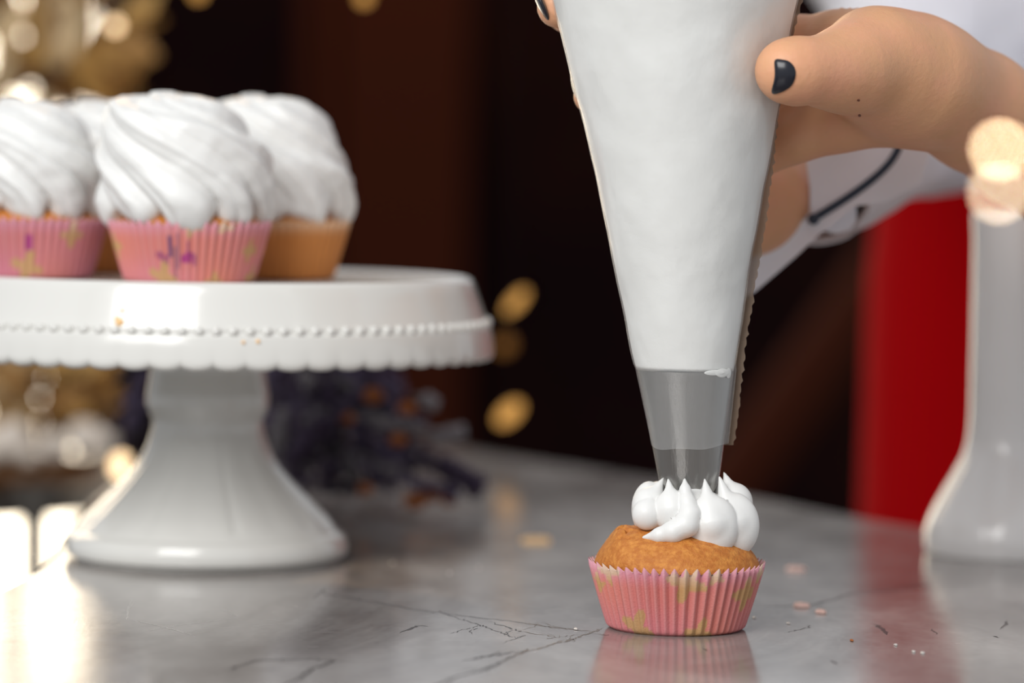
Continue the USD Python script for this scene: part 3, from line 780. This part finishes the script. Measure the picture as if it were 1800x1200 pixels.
flake('gold_leaf_flake', 940, 952, 0.0080, 0.0036, M['gold_flake'], 'gold leaf flake on the table between stand and cupcake', 'flake')
flake('pink_flake', 1407, 1066, 0.0034, 0.0012, M['pink_flake'], 'larger pale pink flake on the table right of the cupcake', 'flake')
flake('pink_flake', 1444, 1077, 0.0022, 0.001, M['pink_flake'], 'smaller pale pink flake just right of the larger one', 'flake')
flake('pink_flake', 1398, 1002, 0.0042, 0.001, M['pink_flake'], 'pale blurred flake on the table behind the cupcake', 'flake')
flake('orange_crumb', 1497, 1126, 0.0007, 0.0006, M['dry_orange'], 'single orange crumb on the table at the right', 'crumb')
for px, py, wh in ((1012, 1106, 'just left of the cupcake'), (1326, 1086, 'touching close to the right of the cupcake'), (1386, 1096, 'in the cupcake shadow, right of the cupcake'), (842, 998, 'alone on the stone between stand and cupcake'), (690, 990, 'just right of the stand foot'), (790, 1008, 'right of the stand foot, nearer the cupcake'),
                   (1606, 1146, 'far right, left one of a close pair'), (1622, 1148, 'far right, right one of a close pair'), (1575, 1134, 'at the right, just left of a close pair')):
    flake('pale_crumb', px, py, 0.0007, 0.0006, M['scratch'], 'tiny pale crumb ' + wh, 'crumb', 'pale crumbs scattered on the table')

# ------------------------------------------------------------------ white candlestick at the right
CS = T(1768, 972)
can = thing('candlestick', 'tall white glazed candlestick at the right picture edge, on the stone table', 'candlestick', CS)
prof = [(0.0, 0.0), (0.0345, 0.0), (0.0355, 0.002), (0.0360, 0.007), (0.0352, 0.012), (0.033, 0.018), (0.029, 0.026), (0.0235, 0.036), (0.0195, 0.044), (0.0178, 0.052), (0.0172, 0.065), (0.0172, 0.10), (0.0173, 0.135), (0.0178, 0.147), (0.0170, 0.150), (0.0, 0.150)]
pr = np.array(prof); k = np.arange(len(pr)); idx = np.linspace(0, len(pr) - 1, 90)
pr = np.stack([PchipInterpolator(k, pr[:, 0])(idx), PchipInterpolator(k, pr[:, 1])(idx)], 1)
obj('candlestick_body', lathe(pr, 96), M['ceramic'], can, 40)


# ------------------------------------------------------------------ the person behind the table
person = thing('person', 'person in white jacket and red apron squeezing the bag, dark nail polish', 'person')
HAND = [  # hand gripping the bag: chains of (px, py, depth, radius in mm), joined softly
    [(1830, 262, 1.318, 23), (1740, 205, 1.290, 20.5), (1650, 158, 1.262, 19.5), (1590, 135, 1.250, 20)],      # wrist
]


def w(c): return P(c[0], c[1], c[2])


def hand_sdf(p):
    def chain(ch, k):
        d = None
        for a, b in zip(ch[:-1], ch[1:]):
            e = cone_sdf(p, w(a), w(b), a[3] * 0.001, b[3] * 0.001)
            d = e if d is None else smin(d, e, k)
        return d
    elbow = np.array([0.315, 1.50, 0.872])
    d = cone_sdf(p, w((1800, 252, 1.308)), elbow, 0.0212, 0.037)
    d = smin(d, chain([(1800, 252, 1.308, 21.2), (1715, 194, 1.285, 19.6), (1640, 152, 1.265, 19.5), (1570, 132, 1.252, 21)], 0.012), 0.01)
    fore = d
    palm = smin(fore, chain([(1575, 128, 1.262, 20), (1520, 100, 1.264, 14), (1460, 110, 1.270, 11)], 0.01), 0.012)
    palm = smin(palm, chain([(1580, 150, 1.262, 20), (1510, 175, 1.266, 13), (1450, 200, 1.270, 10)], 0.01), 0.012)
    thumb = smin(fore, chain([(1600, 138, 1.250, 21), (1535, 112, 1.236, 18.5), (1490, 122, 1.220, 14.5), (1455, 126, 1.210, 12.3)], 0.008), 0.014)
    thumb = smin(thumb, chain([(1460, 126, 1.211, 12.2), (1425, 124, 1.203, 10.9), (1395, 125, 1.199, 11.3), (1381, 125, 1.197, 10.6)], 0.004), 0.005)
    d = smin(palm, thumb, 0.0025)
    # fingers going round the back of the bag; the index and middle tips come out on the left side
    idx_ = chain([(1540, 72, 1.266, 10.5), (1470, 66, 1.270, 9.6), (1400, 72, 1.279, 9.0), (1250, 50, 1.296, 8.6), (1110, 30, 1.290, 8.2), (1001, 17, 1.266, 7.9), (981, 12, 1.242, 7.7)], 0.004)
    mid_ = chain([(1530, 150, 1.272, 10.5), (1440, 158, 1.276, 9.6), (1380, 160, 1.282, 9.0), (1250, 158, 1.292, 8.6), (1120, 160, 1.284, 8.0), (1060, 166, 1.272, 7.4), (1041, 168, 1.255, 6.9)], 0.004)
    rin_ = chain([(1530, 190, 1.268, 11), (1450, 214, 1.270, 10.2), (1375, 240, 1.277, 9.2), (1250, 245, 1.284, 8.2), (1140, 245, 1.278, 7.6), (1098, 248, 1.266, 7.0)], 0.004)
    pin_ = chain([(1560, 195, 1.262, 10), (1480, 218, 1.262, 9.0), (1400, 244, 1.266, 8.2), (1290, 300, 1.274, 7.2), (1200, 310, 1.271, 6.6), (1150, 312, 1.267, 6.0)], 0.004)
    for fgr, k in ((idx_, 0.006), (mid_, 0.006), (rin_, 0.006), (pin_, 0.006)):
        d = smin(d, fgr, k)
    return d


hand_mesh = nets(hand_sdf, P(930, 350, 1.16) - np.array([0.02, 0.02, 0.035]), np.array([0.385, 1.56, 1.01]), 0.0014)
soften(hand_mesh, 6, 0.001)


def other_sdf(p):
    sh, el = np.array([0.085, 1.74, 1.15]), P(1725, 120, 1.74)
    d = cone_sdf(p, el, P(1400, 306, 1.385), 0.032, 0.0220)
    d = smin(d, cone_sdf(p, P(1400, 306, 1.385), P(1310, 350, 1.345), 0.0220, 0.021), 0.01)
    d = smin(d, cone_sdf(p, P(1310, 350, 1.345), P(1240, 370, 1.322), 0.021, 0.020), 0.012)
    for k, (dy, r) in enumerate(((-70, 8), (-25, 8.5), (20, 8.2), (62, 7))):
        a, b, c, e = P(1260, 365 + dy, 1.330), P(1185, 370 + dy, 1.300), P(1160, 372 + dy, 1.280), P(1190, 372 + dy, 1.268)
        fg = smin(smin(cone_sdf(p, a, b, r * 1.1e-3, r * 1e-3), cone_sdf(p, b, c, r * 1e-3, r * .9e-3), 0.003), cone_sdf(p, c, e, r * .9e-3, r * .8e-3), 0.003)
        d = smin(d, fg, 0.004)
    t = smin(cone_sdf(p, P(1330, 335, 1.335), P(1280, 320, 1.305), 0.012, 0.010), cone_sdf(p, P(1280, 320, 1.305), P(1225, 330, 1.283), 0.010, 0.008), 0.004)
    return smin(d, t, 0.006)


other_mesh = nets(other_sdf, P(1100, 480, 1.24) - np.array([0.01, 0.0, 0.02]), np.array([0.29, 1.80, 1.03]), 0.0024)
soften(other_mesh, 4, 0.002)
NK, HC = np.array([0.255, 1.70, 1.20]), np.array([0.245, 1.625, 1.335])


def head_sdf(p):
    d = ell_sdf(p, HC, (0.075, 0.095, 0.105))
    d = smin(d, ell_sdf(p, HC + [0, -0.03, -0.055], (0.055, 0.06, 0.06)), 0.03)
    d = smin(d, cone_sdf(p, NK, HC + [0, 0.02, -0.06], 0.055, 0.048), 0.03)
    d = smin(d, cone_sdf(p, HC + [0, -0.092, 0.0], HC + [0, -0.112, -0.035], 0.008, 0.013), 0.012)
    for s_ in (-1, 1):
        d = smin(d, ell_sdf(p, HC + [s_ * 0.076, 0.005, -0.01], (0.01, 0.018, 0.03)), 0.008)
        d = np.maximum(d, -ell_sdf(p, HC + [s_ * 0.032, -0.100, 0.005], (0.016, 0.014, 0.010)))
    d = smin(d, ell_sdf(p, HC + [0, -0.088, -0.062], (0.022, 0.012, 0.008)), 0.006)
    return d


head_mesh = nets(head_sdf, NK - [0.12, 0.16, 0.06], HC + [0.12, 0.14, 0.13], 0.005)
obj('body', cat(hand_mesh, other_mesh, head_mesh), M['skin'], person, True)
obj('hair', cat(nets(lambda p: np.maximum(ell_sdf(p, HC + [0, 0.012, 0.012], (0.086, 0.104, 0.112)), -ell_sdf(p, HC + [0, -0.09, -0.03], (0.068, 0.075, 0.085))), HC - [0.12, 0.14, 0.14], HC + [0.12, 0.15, 0.15], 0.006), ellipsoid(HC + [0, 0.115, 0.03], (0.05, 0.045, 0.05))), M['hair'], person, True)
obj('eye', ellipsoid(HC + [-0.032, -0.082, 0.005], (0.012, 0.012, 0.009)), M['nail'], person, True)
obj('eye', ellipsoid(HC + [0.032, -0.082, 0.005], (0.012, 0.012, 0.009)), M['nail'], person, True)


def project_patch(poly_px, n=16, out=0.0006, near=1.15):
    """A thin nail laid on the hand: the outline's points marched along their rays to the skin."""
    c = np.mean(poly_px, 0); poly_px = np.asarray(poly_px, float)
    seg = np.vstack([poly_px, poly_px[:1]])
    cs = CubicSpline(np.arange(len(seg)), seg, bc_type='periodic')
    bound = cs(np.linspace(0, len(poly_px), 40, endpoint=False))
    rings = [c[None] + (bound - c) * t for t in np.linspace(0.02, 1, n)]
    pts = np.concatenate(rings)
    o = np.array([P(x, y, near) for x, y in pts]); d = o - CAM; d /= np.linalg.norm(d, axis=1, keepdims=True)
    pos = o.copy()
    for _ in range(60): pos = pos + d * hand_sdf(pos)[:, None] * 0.8
    e = 1e-4
    g = np.stack([hand_sdf(pos + np.eye(3)[i] * e) - hand_sdf(pos - np.eye(3)[i] * e) for i in range(3)], 1); g /= np.linalg.norm(g, axis=1, keepdims=True) + 1e-12
    t = np.repeat(np.linspace(0.02, 1, n), 40)
    h = out * (1.6 - 0.9 * t ** 4)
    topv = pos + g * h[:, None]; botv = pos - g * 0.0008
    f = grid_faces(n, 40)
    V_ = np.vstack([topv, botv[-40:]])
    j = np.arange(40); rim = np.stack([(n - 1) * 40 + j, (n - 1) * 40 + (j + 1) % 40, n * 40 + (j + 1) % 40, n * 40 + j], 1)
    f = np.vstack([f, rim[:, [0, 1, 2]], rim[:, [0, 2, 3]], [[0, 40 - i, 39 - i] for i in range(1, 39)]])
    m_ = trimesh.Trimesh(V_, f, process=False)
    if (m_.face_normals[:200] @ g[:3].mean(0)).mean() < 0: m_.invert()
    return m_


obj('fingernail', project_patch([(1362, 108), (1374, 105), (1388, 109), (1398, 124), (1395, 143), (1382, 157), (1358, 163), (1362, 136)]), M['nail'], person, True, label='dark blue polished thumbnail')
for x_, y_ in ((1509, 176), (1511, 203)):
    obj('mole', project_patch([(x_ - 2.5, y_), (x_, y_ - 2), (x_ + 2.5, y_), (x_, y_ + 2)], 4, 0.0002), M['mole'], person, True)
for c_, r_, rz in ((P(952, 8, 1.240), (0.0016, 0.0072, 0.0068), -0.45), (P(1010, 146, 1.250), (0.0012, 0.0055, 0.0058), -0.2)):
    e_ = ellipsoid((0, 0, 0), r_)
    e_.apply_transform(trimesh.transformations.rotation_matrix(rz, (0, 1, 0))); e_.apply_translation(c_)
    obj('fingernail', e_, M['nail'], person, True)


def loft(rings, n=64):
    """rings: (centre, axis a, axis b) ellipses -> tube."""
    th = np.linspace(0, 2 * np.pi, n, endpoint=False)
    return np.concatenate([np.asarray(c) + np.cos(th)[:, None] * np.asarray(a) + np.sin(th)[:, None] * np.asarray(b) for c, a, b in rings])


def sleeve(path, radii, n=72, seed=0, fold=0.006, thick=0.0025):
    pts = spline(path, 60); rad = np.interp(np.linspace(0, 1, 60), np.linspace(0, 1, len(radii)), radii)
    out = tube(pts, rad, n, caps=False); inn = tube(pts, rad - thick, n, caps=False)
    vo, vi = np.array(out.vertices), np.array(inn.vertices)
    d = (meshkit.fbm(vo * np.array([22, 16, 34]), 3, seed) - 0.5) * 2 * fold
    u = vo - np.repeat(pts, n, 0); u /= np.linalg.norm(u, axis=1, keepdims=True)
    vo += u * d[:, None]; vi += u * d[:, None]
    V_ = np.concatenate([vo.reshape(60, n, 3), vi.reshape(60, n, 3)[::-1]]).reshape(-1, 3)
    V_ = np.vstack([V_, V_[:n]])
    m_ = trimesh.Trimesh(V_, grid_faces(121, n), process=False)
    if m_.volume < 0: m_.invert()
    return m_


SH2 = np.array([0.075, 1.74, 1.16]); SH1 = np.array([0.43, 1.66, 1.14])
obj('sleeve', sleeve([P(1432, 300, 1.392), P(1500, 262, 1.44), P(1590, 205, 1.54), P(1690, 110, 1.68), P(1660, -20, 1.74), P(1520, -260, 1.76), SH2], [0.030, 0.033, 0.040, 0.055, 0.062, 0.068, 0.075], seed=2), M['shirt'], person, True)
obj('sleeve', sleeve([np.array([0.275, 1.44, 0.895]), np.array([0.32, 1.505, 0.885]), np.array([0.36, 1.56, 0.95]), np.array([0.40, 1.61, 1.05]), SH1], [0.047, 0.055, 0.062, 0.066, 0.075], seed=6), M['shirt'], person, True)
tor = [((0.385, 2.03, 0.93), 0.165, 0.11), ((0.375, 1.99, 1.0), 0.158, 0.105), ((0.345, 1.90, 1.07), 0.165, 0.105), ((0.295, 1.79, 1.14), 0.175, 0.10), ((0.262, 1.725, 1.20), 0.13, 0.08), ((0.255, 1.70, 1.235), 0.065, 0.062)]
trv = loft([(c, (a, 0, 0), (0, b * 0.75, -b * 0.5)) for c, a, b in tor])
obj('jacket', trimesh.Trimesh(trv, grid_faces(len(tor), 64), process=False), M['shirt'], person, True)
apr = [((0.385, 2.03, 1.01), 0.158, 0.112), ((0.388, 2.04, 0.95), 0.168, 0.122), ((0.390, 2.05, 0.85), 0.177, 0.130), ((0.392, 2.06, 0.70), 0.180, 0.135), ((0.395, 2.06, 0.45), 0.185, 0.14)]
av = loft([(c, (a, 0, 0), (0, b, 0)) for c, a, b in apr], 96).reshape(len(apr), 96, 3)
av = np.concatenate([av, [av[-1] * 1.0]])
obj('apron', trimesh.Trimesh(av.reshape(-1, 3), grid_faces(len(av), 96), process=False), M['red_cloth'], person, True, label='bright red apron')
for s_ in (-1, 1):
    obj('trouser_leg', tube([(0.39 + s_ * 0.075, 2.06, 0.92), (0.39 + s_ * 0.085, 2.06, 0.5), (0.39 + s_ * 0.09, 2.06, 0.06)], [0.085, 0.07, 0.055], 24), M['dark_cloth'], person, True)
    obj('shoe', ellipsoid((0.39 + s_ * 0.09, 2.02, 0.04), (0.045, 0.12, 0.04)), M['dark_cloth'], person, True)
# unbuttoned cuff: a flap hanging below the wrist, its rounded tab and the navy piping
def sheet(outline, thick, bulge, d0, d1):
    """A cloth piece cut to an outline given at distances d0..d1 (left to right), with real thickness."""
    o = np.asarray(outline, float); pg = Polygon(o).buffer(0)
    vv, ff = trimesh.creation.triangulate_polygon(pg.buffer(-0.01), engine='earcut')
    xs = np.linspace(o[:, 0].min(), o[:, 0].max(), 26); ysg = np.linspace(o[:, 1].min(), o[:, 1].max(), 26)
    from shapely import prepare, contains_xy
    b = np.array(pg.exterior.segmentize(6).coords)[:-1]
    gx, gy = np.meshgrid(xs, ysg); inside = contains_xy(pg.buffer(-3), gx.ravel(), gy.ravel())
    pts = np.vstack([b, np.c_[gx.ravel(), gy.ravel()][inside]])
    from scipy.spatial import Delaunay
    tri = Delaunay(pts).simplices
    cen = pts[tri].mean(1); tri = tri[contains_xy(pg, cen[:, 0], cen[:, 1])]
    t = (pts[:, 0] - xs[0]) / (xs[-1] - xs[0])
    dd = d0 + (d1 - d0) * t + bulge * np.sin(pts[:, 0] / 22.0 + pts[:, 1] / 31.0)
    fr = np.array([P(x, y, q_) for (x, y), q_ in zip(pts, dd)]); bk = fr + np.array([0, thick, 0])
    a_, b_ = pts[tri[:, 1]] - pts[tri[:, 0]], pts[tri[:, 2]] - pts[tri[:, 0]]
    sgn = a_[:, 0] * b_[:, 1] - a_[:, 1] * b_[:, 0]
    tri[sgn < 0] = tri[sgn < 0][:, ::-1]
    n = len(pts); m_ = len(b); j = np.arange(m_)
    f_ = np.vstack([tri[:, ::-1], tri + n, np.stack([j, (j + 1) % m_, n + (j + 1) % m_], 1), np.stack([j, n + (j + 1) % m_, n + j], 1)])
    mm_ = trimesh.Trimesh(np.vstack([fr, bk]), f_, process=False); mm_.fix_normals()
    return mm_


obj('cuff', sheet([(1300, 398), (1345, 397), (1372, 408), (1392, 402), (1408, 390), (1424, 374), (1424, 330), (1418, 285), (1424, 235), (1440, 195), (1520, 190), (1600, 200), (1640, 250), (1618, 322), (1560, 354), (1505, 362), (1440, 412), (1400, 450), (1328, 512), (1300, 530)], 0.002, 0.0012, 1.335, 1.345), M['shirt'], person, 50, label='white unbuttoned cuff hanging open')
obj('cuff_tab', sheet([(1440, 404), (1470, 370), (1495, 350), (1506, 368), (1505, 388), (1494, 404), (1470, 411)], 0.002, 0.0, 1.348, 1.35), M['shirt'], person, 50)
obj('piping', tube(spline([P(x_, y_, 1.335 + 0.01 * (x_ - 1300) / 300 + 0.0012 * math.sin(x_ / 22.0 + y_ / 31.0) - 0.0006) for x_, y_ in ((1430, 384), (1460, 366), (1500, 340), (1545, 305), (1574, 270), (1586, 232), (1588, 200))], 40), 0.0016, 10), M['navy'], person, True, label='navy piping along the cuff edge')
obj('button', ellipsoid(P(1430, 385, 1.337), (0.0023, 0.0016, 0.0023)), M['navy'], person, True, label='small dark button at the end of the piping')

# ------------------------------------------------------------------ lavender bunch behind the stand
rng = np.random.default_rng(31)
lav_o = T(640, 880)
lav = thing('lavender_bunch', 'bunch of dried purple lavender lying on the table behind the cake stand', 'lavender', lav_o)


def sprig(base, tip, fat, r):
    base, tip = np.asarray(base), np.asarray(tip); ax = tip - base; ln = np.linalg.norm(ax); ax = ax / ln
    ms = [tube(np.array([base, (base + tip) / 2, tip]), [0.0007, 0.0006, 0.0004], 4)]
    x = np.cross(ax, [0.3, 0.2, 0.9]); x /= np.linalg.norm(x); y = np.cross(ax, x)
    for q in np.arange(0.45, 1.02, 0.055):
        for _ in range(3):
            a = r.uniform(0, 6.28); c = base + ax * ln * q + (np.cos(a) * x + np.sin(a) * y) * fat * r.uniform(0.4, 1.0)
            s_ = trimesh.creation.icosphere(0, 1.0); s_.apply_scale(fat * r.uniform(0.5, 0.9)); s_.apply_translation(c); ms.append(s_)
    return cat(*ms)


def lavpt(px, py, d): return P(px, py, d) - lav_o


for i in range(150):
    px, py = rng.uniform(470, 720), rng.uniform(625, 860)
    if px > 560 + (py - 600) * 1.0: px = 480 + (px - 480) * 0.55
    d = rng.uniform(1.58, 1.76)
    dx, dy = rng.uniform(-70, 70), rng.uniform(-90, 40)
    mt = ['purple', 'purple_dark', 'purple', 'purple_grey'][min(3, int(rng.random() * 3.35))]
    obj('sprig', sprig(lavpt(px - dx, min(py - dy, 862), d), lavpt(px + dx, min(py + dy, 862), d + rng.uniform(-.03, .03)), rng.uniform(0.0017, 0.0030), rng), M[mt], lav, True)
for (x0, y0, x1, y1, mt) in ((590, 770, 630, 850, 'purple_grey'), (640, 735, 745, 755, 'purple_grey'), (655, 810, 715, 840, 'purple_grey'), (755, 770, 812, 760, 'purple_grey'), (630, 725, 740, 745, 'purple_grey'), (740, 700, 765, 710, 'purple_grey'), (720, 800, 840, 890, 'purple'), (760, 800, 850, 850, 'purple'), (690, 840, 800, 885, 'purple'),
                             (230, 640, 250, 655, 'purple'), (215, 720, 262, 650, 'purple'), (225, 760, 255, 700, 'purple'), (240, 790, 262, 720, 'purple_dark'), (218, 660, 258, 630, 'purple_dark'), (600, 640, 690, 640, 'purple'), (640, 660, 705, 690, 'purple'), (610, 650, 620, 680, 'purple_grey'), (530, 650, 545, 680, 'purple_grey')):
    for k_ in range(2):
        d = rng.uniform(1.58, 1.64)
        obj('sprig', sprig(lavpt(x0 - (x1 - x0) * 0.5 + rng.uniform(-8, 8), min(868, y0 - (y1 - y0) * 0.5), d), lavpt(x1, min(y1, 868), d), 0.0027, rng), M[mt], lav, True)
for px, py, s_ in ((655, 695, 5.5), (825 - 20, 720, 0), (715, 718, 4.5), (700, 772, 4.5), (850 - 100, 790, 0), (730, 880, 6.0), (640, 860, 4.5), (760, 870, 5.0), (610, 735, 4.0), (790, 880, 4)):
    if s_: obj('dried_petal', ellipsoid(lavpt(px, py, 1.59), np.array([1.0, 0.5, 0.7]) * s_ * 0.001, 1), M['dry_orange'], lav, True)

# ------------------------------------------------------------------ iron side table with dried flowers, left
BT = P(-235, 832, 2.16)
bis = thing('bistro_table', 'dark iron side table with a forked leg, behind the cake stand at left', 'table', (BT[0], BT[1], 0))
hb = BT[2]
obj('table_top', lathe([(0.0, -0.012), (0.19, -0.012), (0.194, -0.006), (0.192, 0.0), (0.0, 0.0)], 72).apply_translation((0, 0, hb)), M['iron'], bis)
lp = lambda px, py: P(px, py, 1.975) - np.array([BT[0], BT[1], 0])
for pts_ in ([(38, 850), (44, 872), (58, 900), (60, 925)], [(92, 850), (84, 872), (64, 900), (60, 925)], [(60, 915), (60, 980), (60, 1100), (60, 1300)]):
    obj('leg', tube(spline([lp(*q) for q in pts_], 16), 0.0072, 12), M['iron'], bis, True)
obj('leg', tube([lp(60, 1290), np.array([lp(60, 1290)[0], lp(60, 1290)[1], 0.02]), np.array([lp(60, 1290)[0], lp(60, 1290)[1], 0.0])], 0.0072, 12), M['iron'], bis, True)
for x_ in (-0.15, -0.02):
    obj('leg', tube([(x_, 0.12, 0), (x_, 0.11, hb - 0.0115)], 0.0072, 12), M['iron'], bis, True)

rng = np.random.default_rng(77)


def petal(c, direction, ln, wd, cup, r):
    d = np.asarray(direction, float); d /= np.linalg.norm(d)
    x = np.cross(d, r.normal(size=3)); x /= np.linalg.norm(x); n = np.cross(x, d)
    V_ = []
    for u_, ww in ((0, 0.12), (0.25, 0.7), (0.55, 1.0), (0.8, 0.75), (1.0, 0.08)):
        mid = np.asarray(c) + d * ln * u_ + n * cup * u_ * u_ * ln
        V_ += [mid - x * wd * ww / 2, mid + n * 0.12 * wd * ww, mid + x * wd * ww / 2]
    V_ = np.array(V_)
    f_ = grid_faces(5, 3, wrap_v=False)
    th_ = V_ - n * 0.0008
    return trimesh.Trimesh(np.vstack([V_, th_]), np.vstack([f_, f_[:, ::-1] + 15]), process=False)


V0 = P(25, 640, 2.12); V0 = np.array([V0[0], V0[1], hb])
vase = tag(obj('vase', lathe([(0.0, 0.0005), (0.014, 0.0005), (0.017, 0.02), (0.014, 0.07), (0.011, 0.11), (0.014, 0.125), (0.012, 0.125), (0.009, 0.11), (0.0, 0.105)], 40).apply_translation(V0), mat('vase_glaze', (0.62, 0.46, 0.32), 0.4), None), 'slim tan vase on the iron table, hidden below the tall dried bouquet', 'vase')
bq = thing('dried_bouquet', 'tall golden dried bouquet at the upper left behind the cupcakes', 'bouquet', V0 + [0, 0, 0.10])
for i in range(9):
    t_ = P(rng.uniform(-120, 190), rng.uniform(-120, 60), 2.12 + rng.uniform(-.05, .05)) - V0 - [0, 0, 0.10]
    obj('stem', tube(spline([(0, 0, 0), t_ * np.array([0.3, 0.3, 0.55]), t_], 8), 0.0016, 5), GOLD[2], bq, True)
for i in range(150):
    px, py = rng.uniform(-160, 205), rng.uniform(-210, 175)
    if px > 150 and rng.random() < 0.35: px -= 80
    c = P(px, py, 2.12 + rng.uniform(-.06, .06)) - V0 - [0, 0, 0.10]
    dr = np.array([rng.normal(0.25, 0.8), rng.normal(0, 0.5), rng.normal(0.5, 0.7)])
    obj('leaf', petal(c - 0.012 * dr, dr, rng.uniform(0.022, 0.045), rng.uniform(0.010, 0.022), rng.uniform(-.4, .4), rng), GOLD[[0, 1, 2, 3, 0, 1, 0][rng.integers(7)]], bq, 60)
for px, py, dx, dz, g in ((225, 45, 1, 0.55, 0), (222, 85, 1, -0.15, 3), (205, 100, 1, -0.1, 0), (238, 28, 1, 0.6, 0), (170, 150, 0.3, -1, 0), (160, 130, 0.5, -.6, 0), (120, 45, -0.2, 1, 1), (105, 60, 0.15, -1, 1), (65, 50, 0.1, 1, 0), (10, 60, 0.2, 1, 1), (10, 120, 0.3, 0.8, 1)):
    c = P(px, py, 2.06) - V0 - [0, 0, 0.10]
    dr = np.array([dx, -0.1, dz])
    obj('leaf', petal(c - 0.02 * dr / np.linalg.norm(dr), dr, 0.042, 0.02, 0.2, rng), GOLD[g], bq, 60)

lo = P(110, 800, 2.05); lo = np.array([lo[0], lo[1], hb])
low = thing('flower_arrangement', 'low golden dried flower arrangement seen under the cake stand plate, left', 'flowers', lo)
obj('base_moss', ellipsoid((-0.035, 0.0, 0.013), (0.065, 0.04, 0.0125)), GOLD[2], low, True)
for i in range(150):
    px, py = rng.uniform(-60, 205), rng.uniform(600, 770)
    if px > 215 - (py - 600) * 0.25: px -= 60
    c = P(px, py, 2.04 + rng.uniform(-.02, .05)) - lo
    dr = np.array([rng.normal(0, 0.7), rng.normal(-.2, 0.4), rng.normal(0.6, 0.6)])
    g = [0, 3, 2, 3, 0, 2, 0, 1][rng.integers(8)] if px > 45 else [0, 1, 1, 3][rng.integers(4)]
    obj('leaf', petal(c - 0.012 * dr, dr, rng.uniform(0.02, 0.038), rng.uniform(0.008, 0.016), rng.uniform(-.4, .4), rng), GOLD[g], low, 60)
M['cotton'] = mat('cotton', (0.72, 0.64, 0.56), 0.9)
for k_, (px, py, s_) in enumerate(((95, 782, 0.0085), (150, 770, 0.010), (183, 776, 0.0065), (18, 775, 0.011), (52, 800, 0.006), (-22, 785, 0.010))):
    c = P(px, py, 2.0); e_ = trimesh.creation.icosphere(2, 1.0); vv = np.array(e_.vertices)
    vv *= (0.85 + 0.4 * meshkit.noise(vv * 2.2 + px, 4))[:, None] * s_; e_.vertices = vv + np.array([c[0], c[1], max(c[2], hb + s_ * 0.8)])
    tag(obj('cotton_ball', e_, M['cotton'], None, True), ('cream cotton ball left of the stand pedestal, second from it', 'largest cream cotton ball near the stand pedestal', 'small cream cotton ball right beside the stand pedestal', 'large cream cotton ball at the left picture edge', 'smallest cotton ball, lowest of those at the left', 'cotton ball cut off by the left picture edge')[k_], 'cotton ball', 'cotton balls on the iron table')

# ------------------------------------------------------------------ added bulbs for blurred glints and dim things in the dark
BEAM = 2.25


def add_glint_bulb(px, py, d, a, b, ang, m_, label):  # bulb, socket and cord are added; they stand in for out-of-focus glints
    c = P(px, py, d)
    o = thing('glint_bulb', label, 'light', c, 0.0, 'bulbs on thin cords added for blurred glints')
    e_ = ellipsoid((0, 0, 0), (a, min(a, b), b)); e_.apply_transform(trimesh.transformations.rotation_matrix(ang, (0, 1, 0)))
    obj('bulb', e_, M[m_], o, True)
    obj('socket', ellipsoid((0, 0, b * 0.9 + 0.001), (0.0012, 0.0012, 0.002), 1), M['iron'], o, True)
    obj('cord', tube(np.array([[0, 0, b * 0.5], [0, 0, 0.3], [0, 0, BEAM - c[2]]]), 0.00025, 6), M['dark_cloth'], o, True)
    return o


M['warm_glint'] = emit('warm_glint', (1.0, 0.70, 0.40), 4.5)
M['peach_glow'] = emit('peach_glow', (1.0, 0.70, 0.42), 40.0)  # emission of the added near bulbs, blurred into the peach glints
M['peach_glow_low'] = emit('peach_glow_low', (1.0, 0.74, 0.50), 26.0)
add_glint_bulb(907, 530, 1.95, 0.009, 0.0035, -0.85, 'amber_glow', 'added amber bulb for a leaf glint in the dark, just right of the plate')
add_glint_bulb(895, 726, 1.93, 0.009, 0.0050, -0.75, 'amber_glow', 'lower added amber bulb for a leaf glint, in the dark above the table edge')
add_glint_bulb(888, 606, 2.1, 0.006, 0.005, -0.75, 'amber_dim', 'very faint added amber bulb for a glint between the two brighter ones')
add_glint_bulb(640, -4, 1.9, 0.004, 0.004, 0, 'amber_glow', 'small added amber bulb for a glint cut by the top edge, above the cupcakes')
add_glint_bulb(348, -12, 1.9, 0.004, 0.004, 0, 'amber_glow', 'small dim added amber bulb for a glint at the top edge, right of the bouquet')
add_glint_bulb(202, 45, 1.97, 0.0035, 0.0035, 0, 'warm_glint', 'bright added peach bulb for a glint among the bouquet leaves')
add_glint_bulb(213, 818, 1.93, 0.0055, 0.0065, 0, 'warm_glint', 'bright added cream bulb for a glint left of the stand pedestal')
add_glint_bulb(1758, 262, 0.665, 0.0012, 0.0012, 0, 'peach_glow', 'upper of two peach bulbs added for glints in front of the bare arm')
add_glint_bulb(1755, 338, 0.665, 0.0012, 0.0012, 0, 'peach_glow_low', 'lower of two peach bulbs added for glints, at the top of the white candlestick')
beams = [box((0.3, y_, BEAM + 0.03), (3.4, 0.05, 0.06)) for y_ in (0.665, 1.95)] + [box((x_, 2.7, BEAM + 0.09), (0.05, 4.6, 0.06)) for x_ in (-1.2, 1.6)] + [box((x_, y_, BEAM / 2 + 0.03), (0.06, 0.06, BEAM + 0.06)) for x_ in (-1.2, 1.6) for y_ in (0.5, 4.85)]
struct('trim_2', cat(*beams), M['wood_dark'], 'dark overhead wooden beams on posts that the added glint bulbs hang from, outside the picture')
pa, pb = P(1590, 430, 3.6), P(1290, 850, 3.5); pk = tube([pa + (pa - pb) * 1.2, pb, pb + (pb - pa) * (pb[2] / (pa[2] - pb[2]))], 0.035, 16)
tag(obj('wooden_post', pk, M['wood_brown'], None, True), 'dim brown wooden post leaning in the dark, right of the bag', 'post')
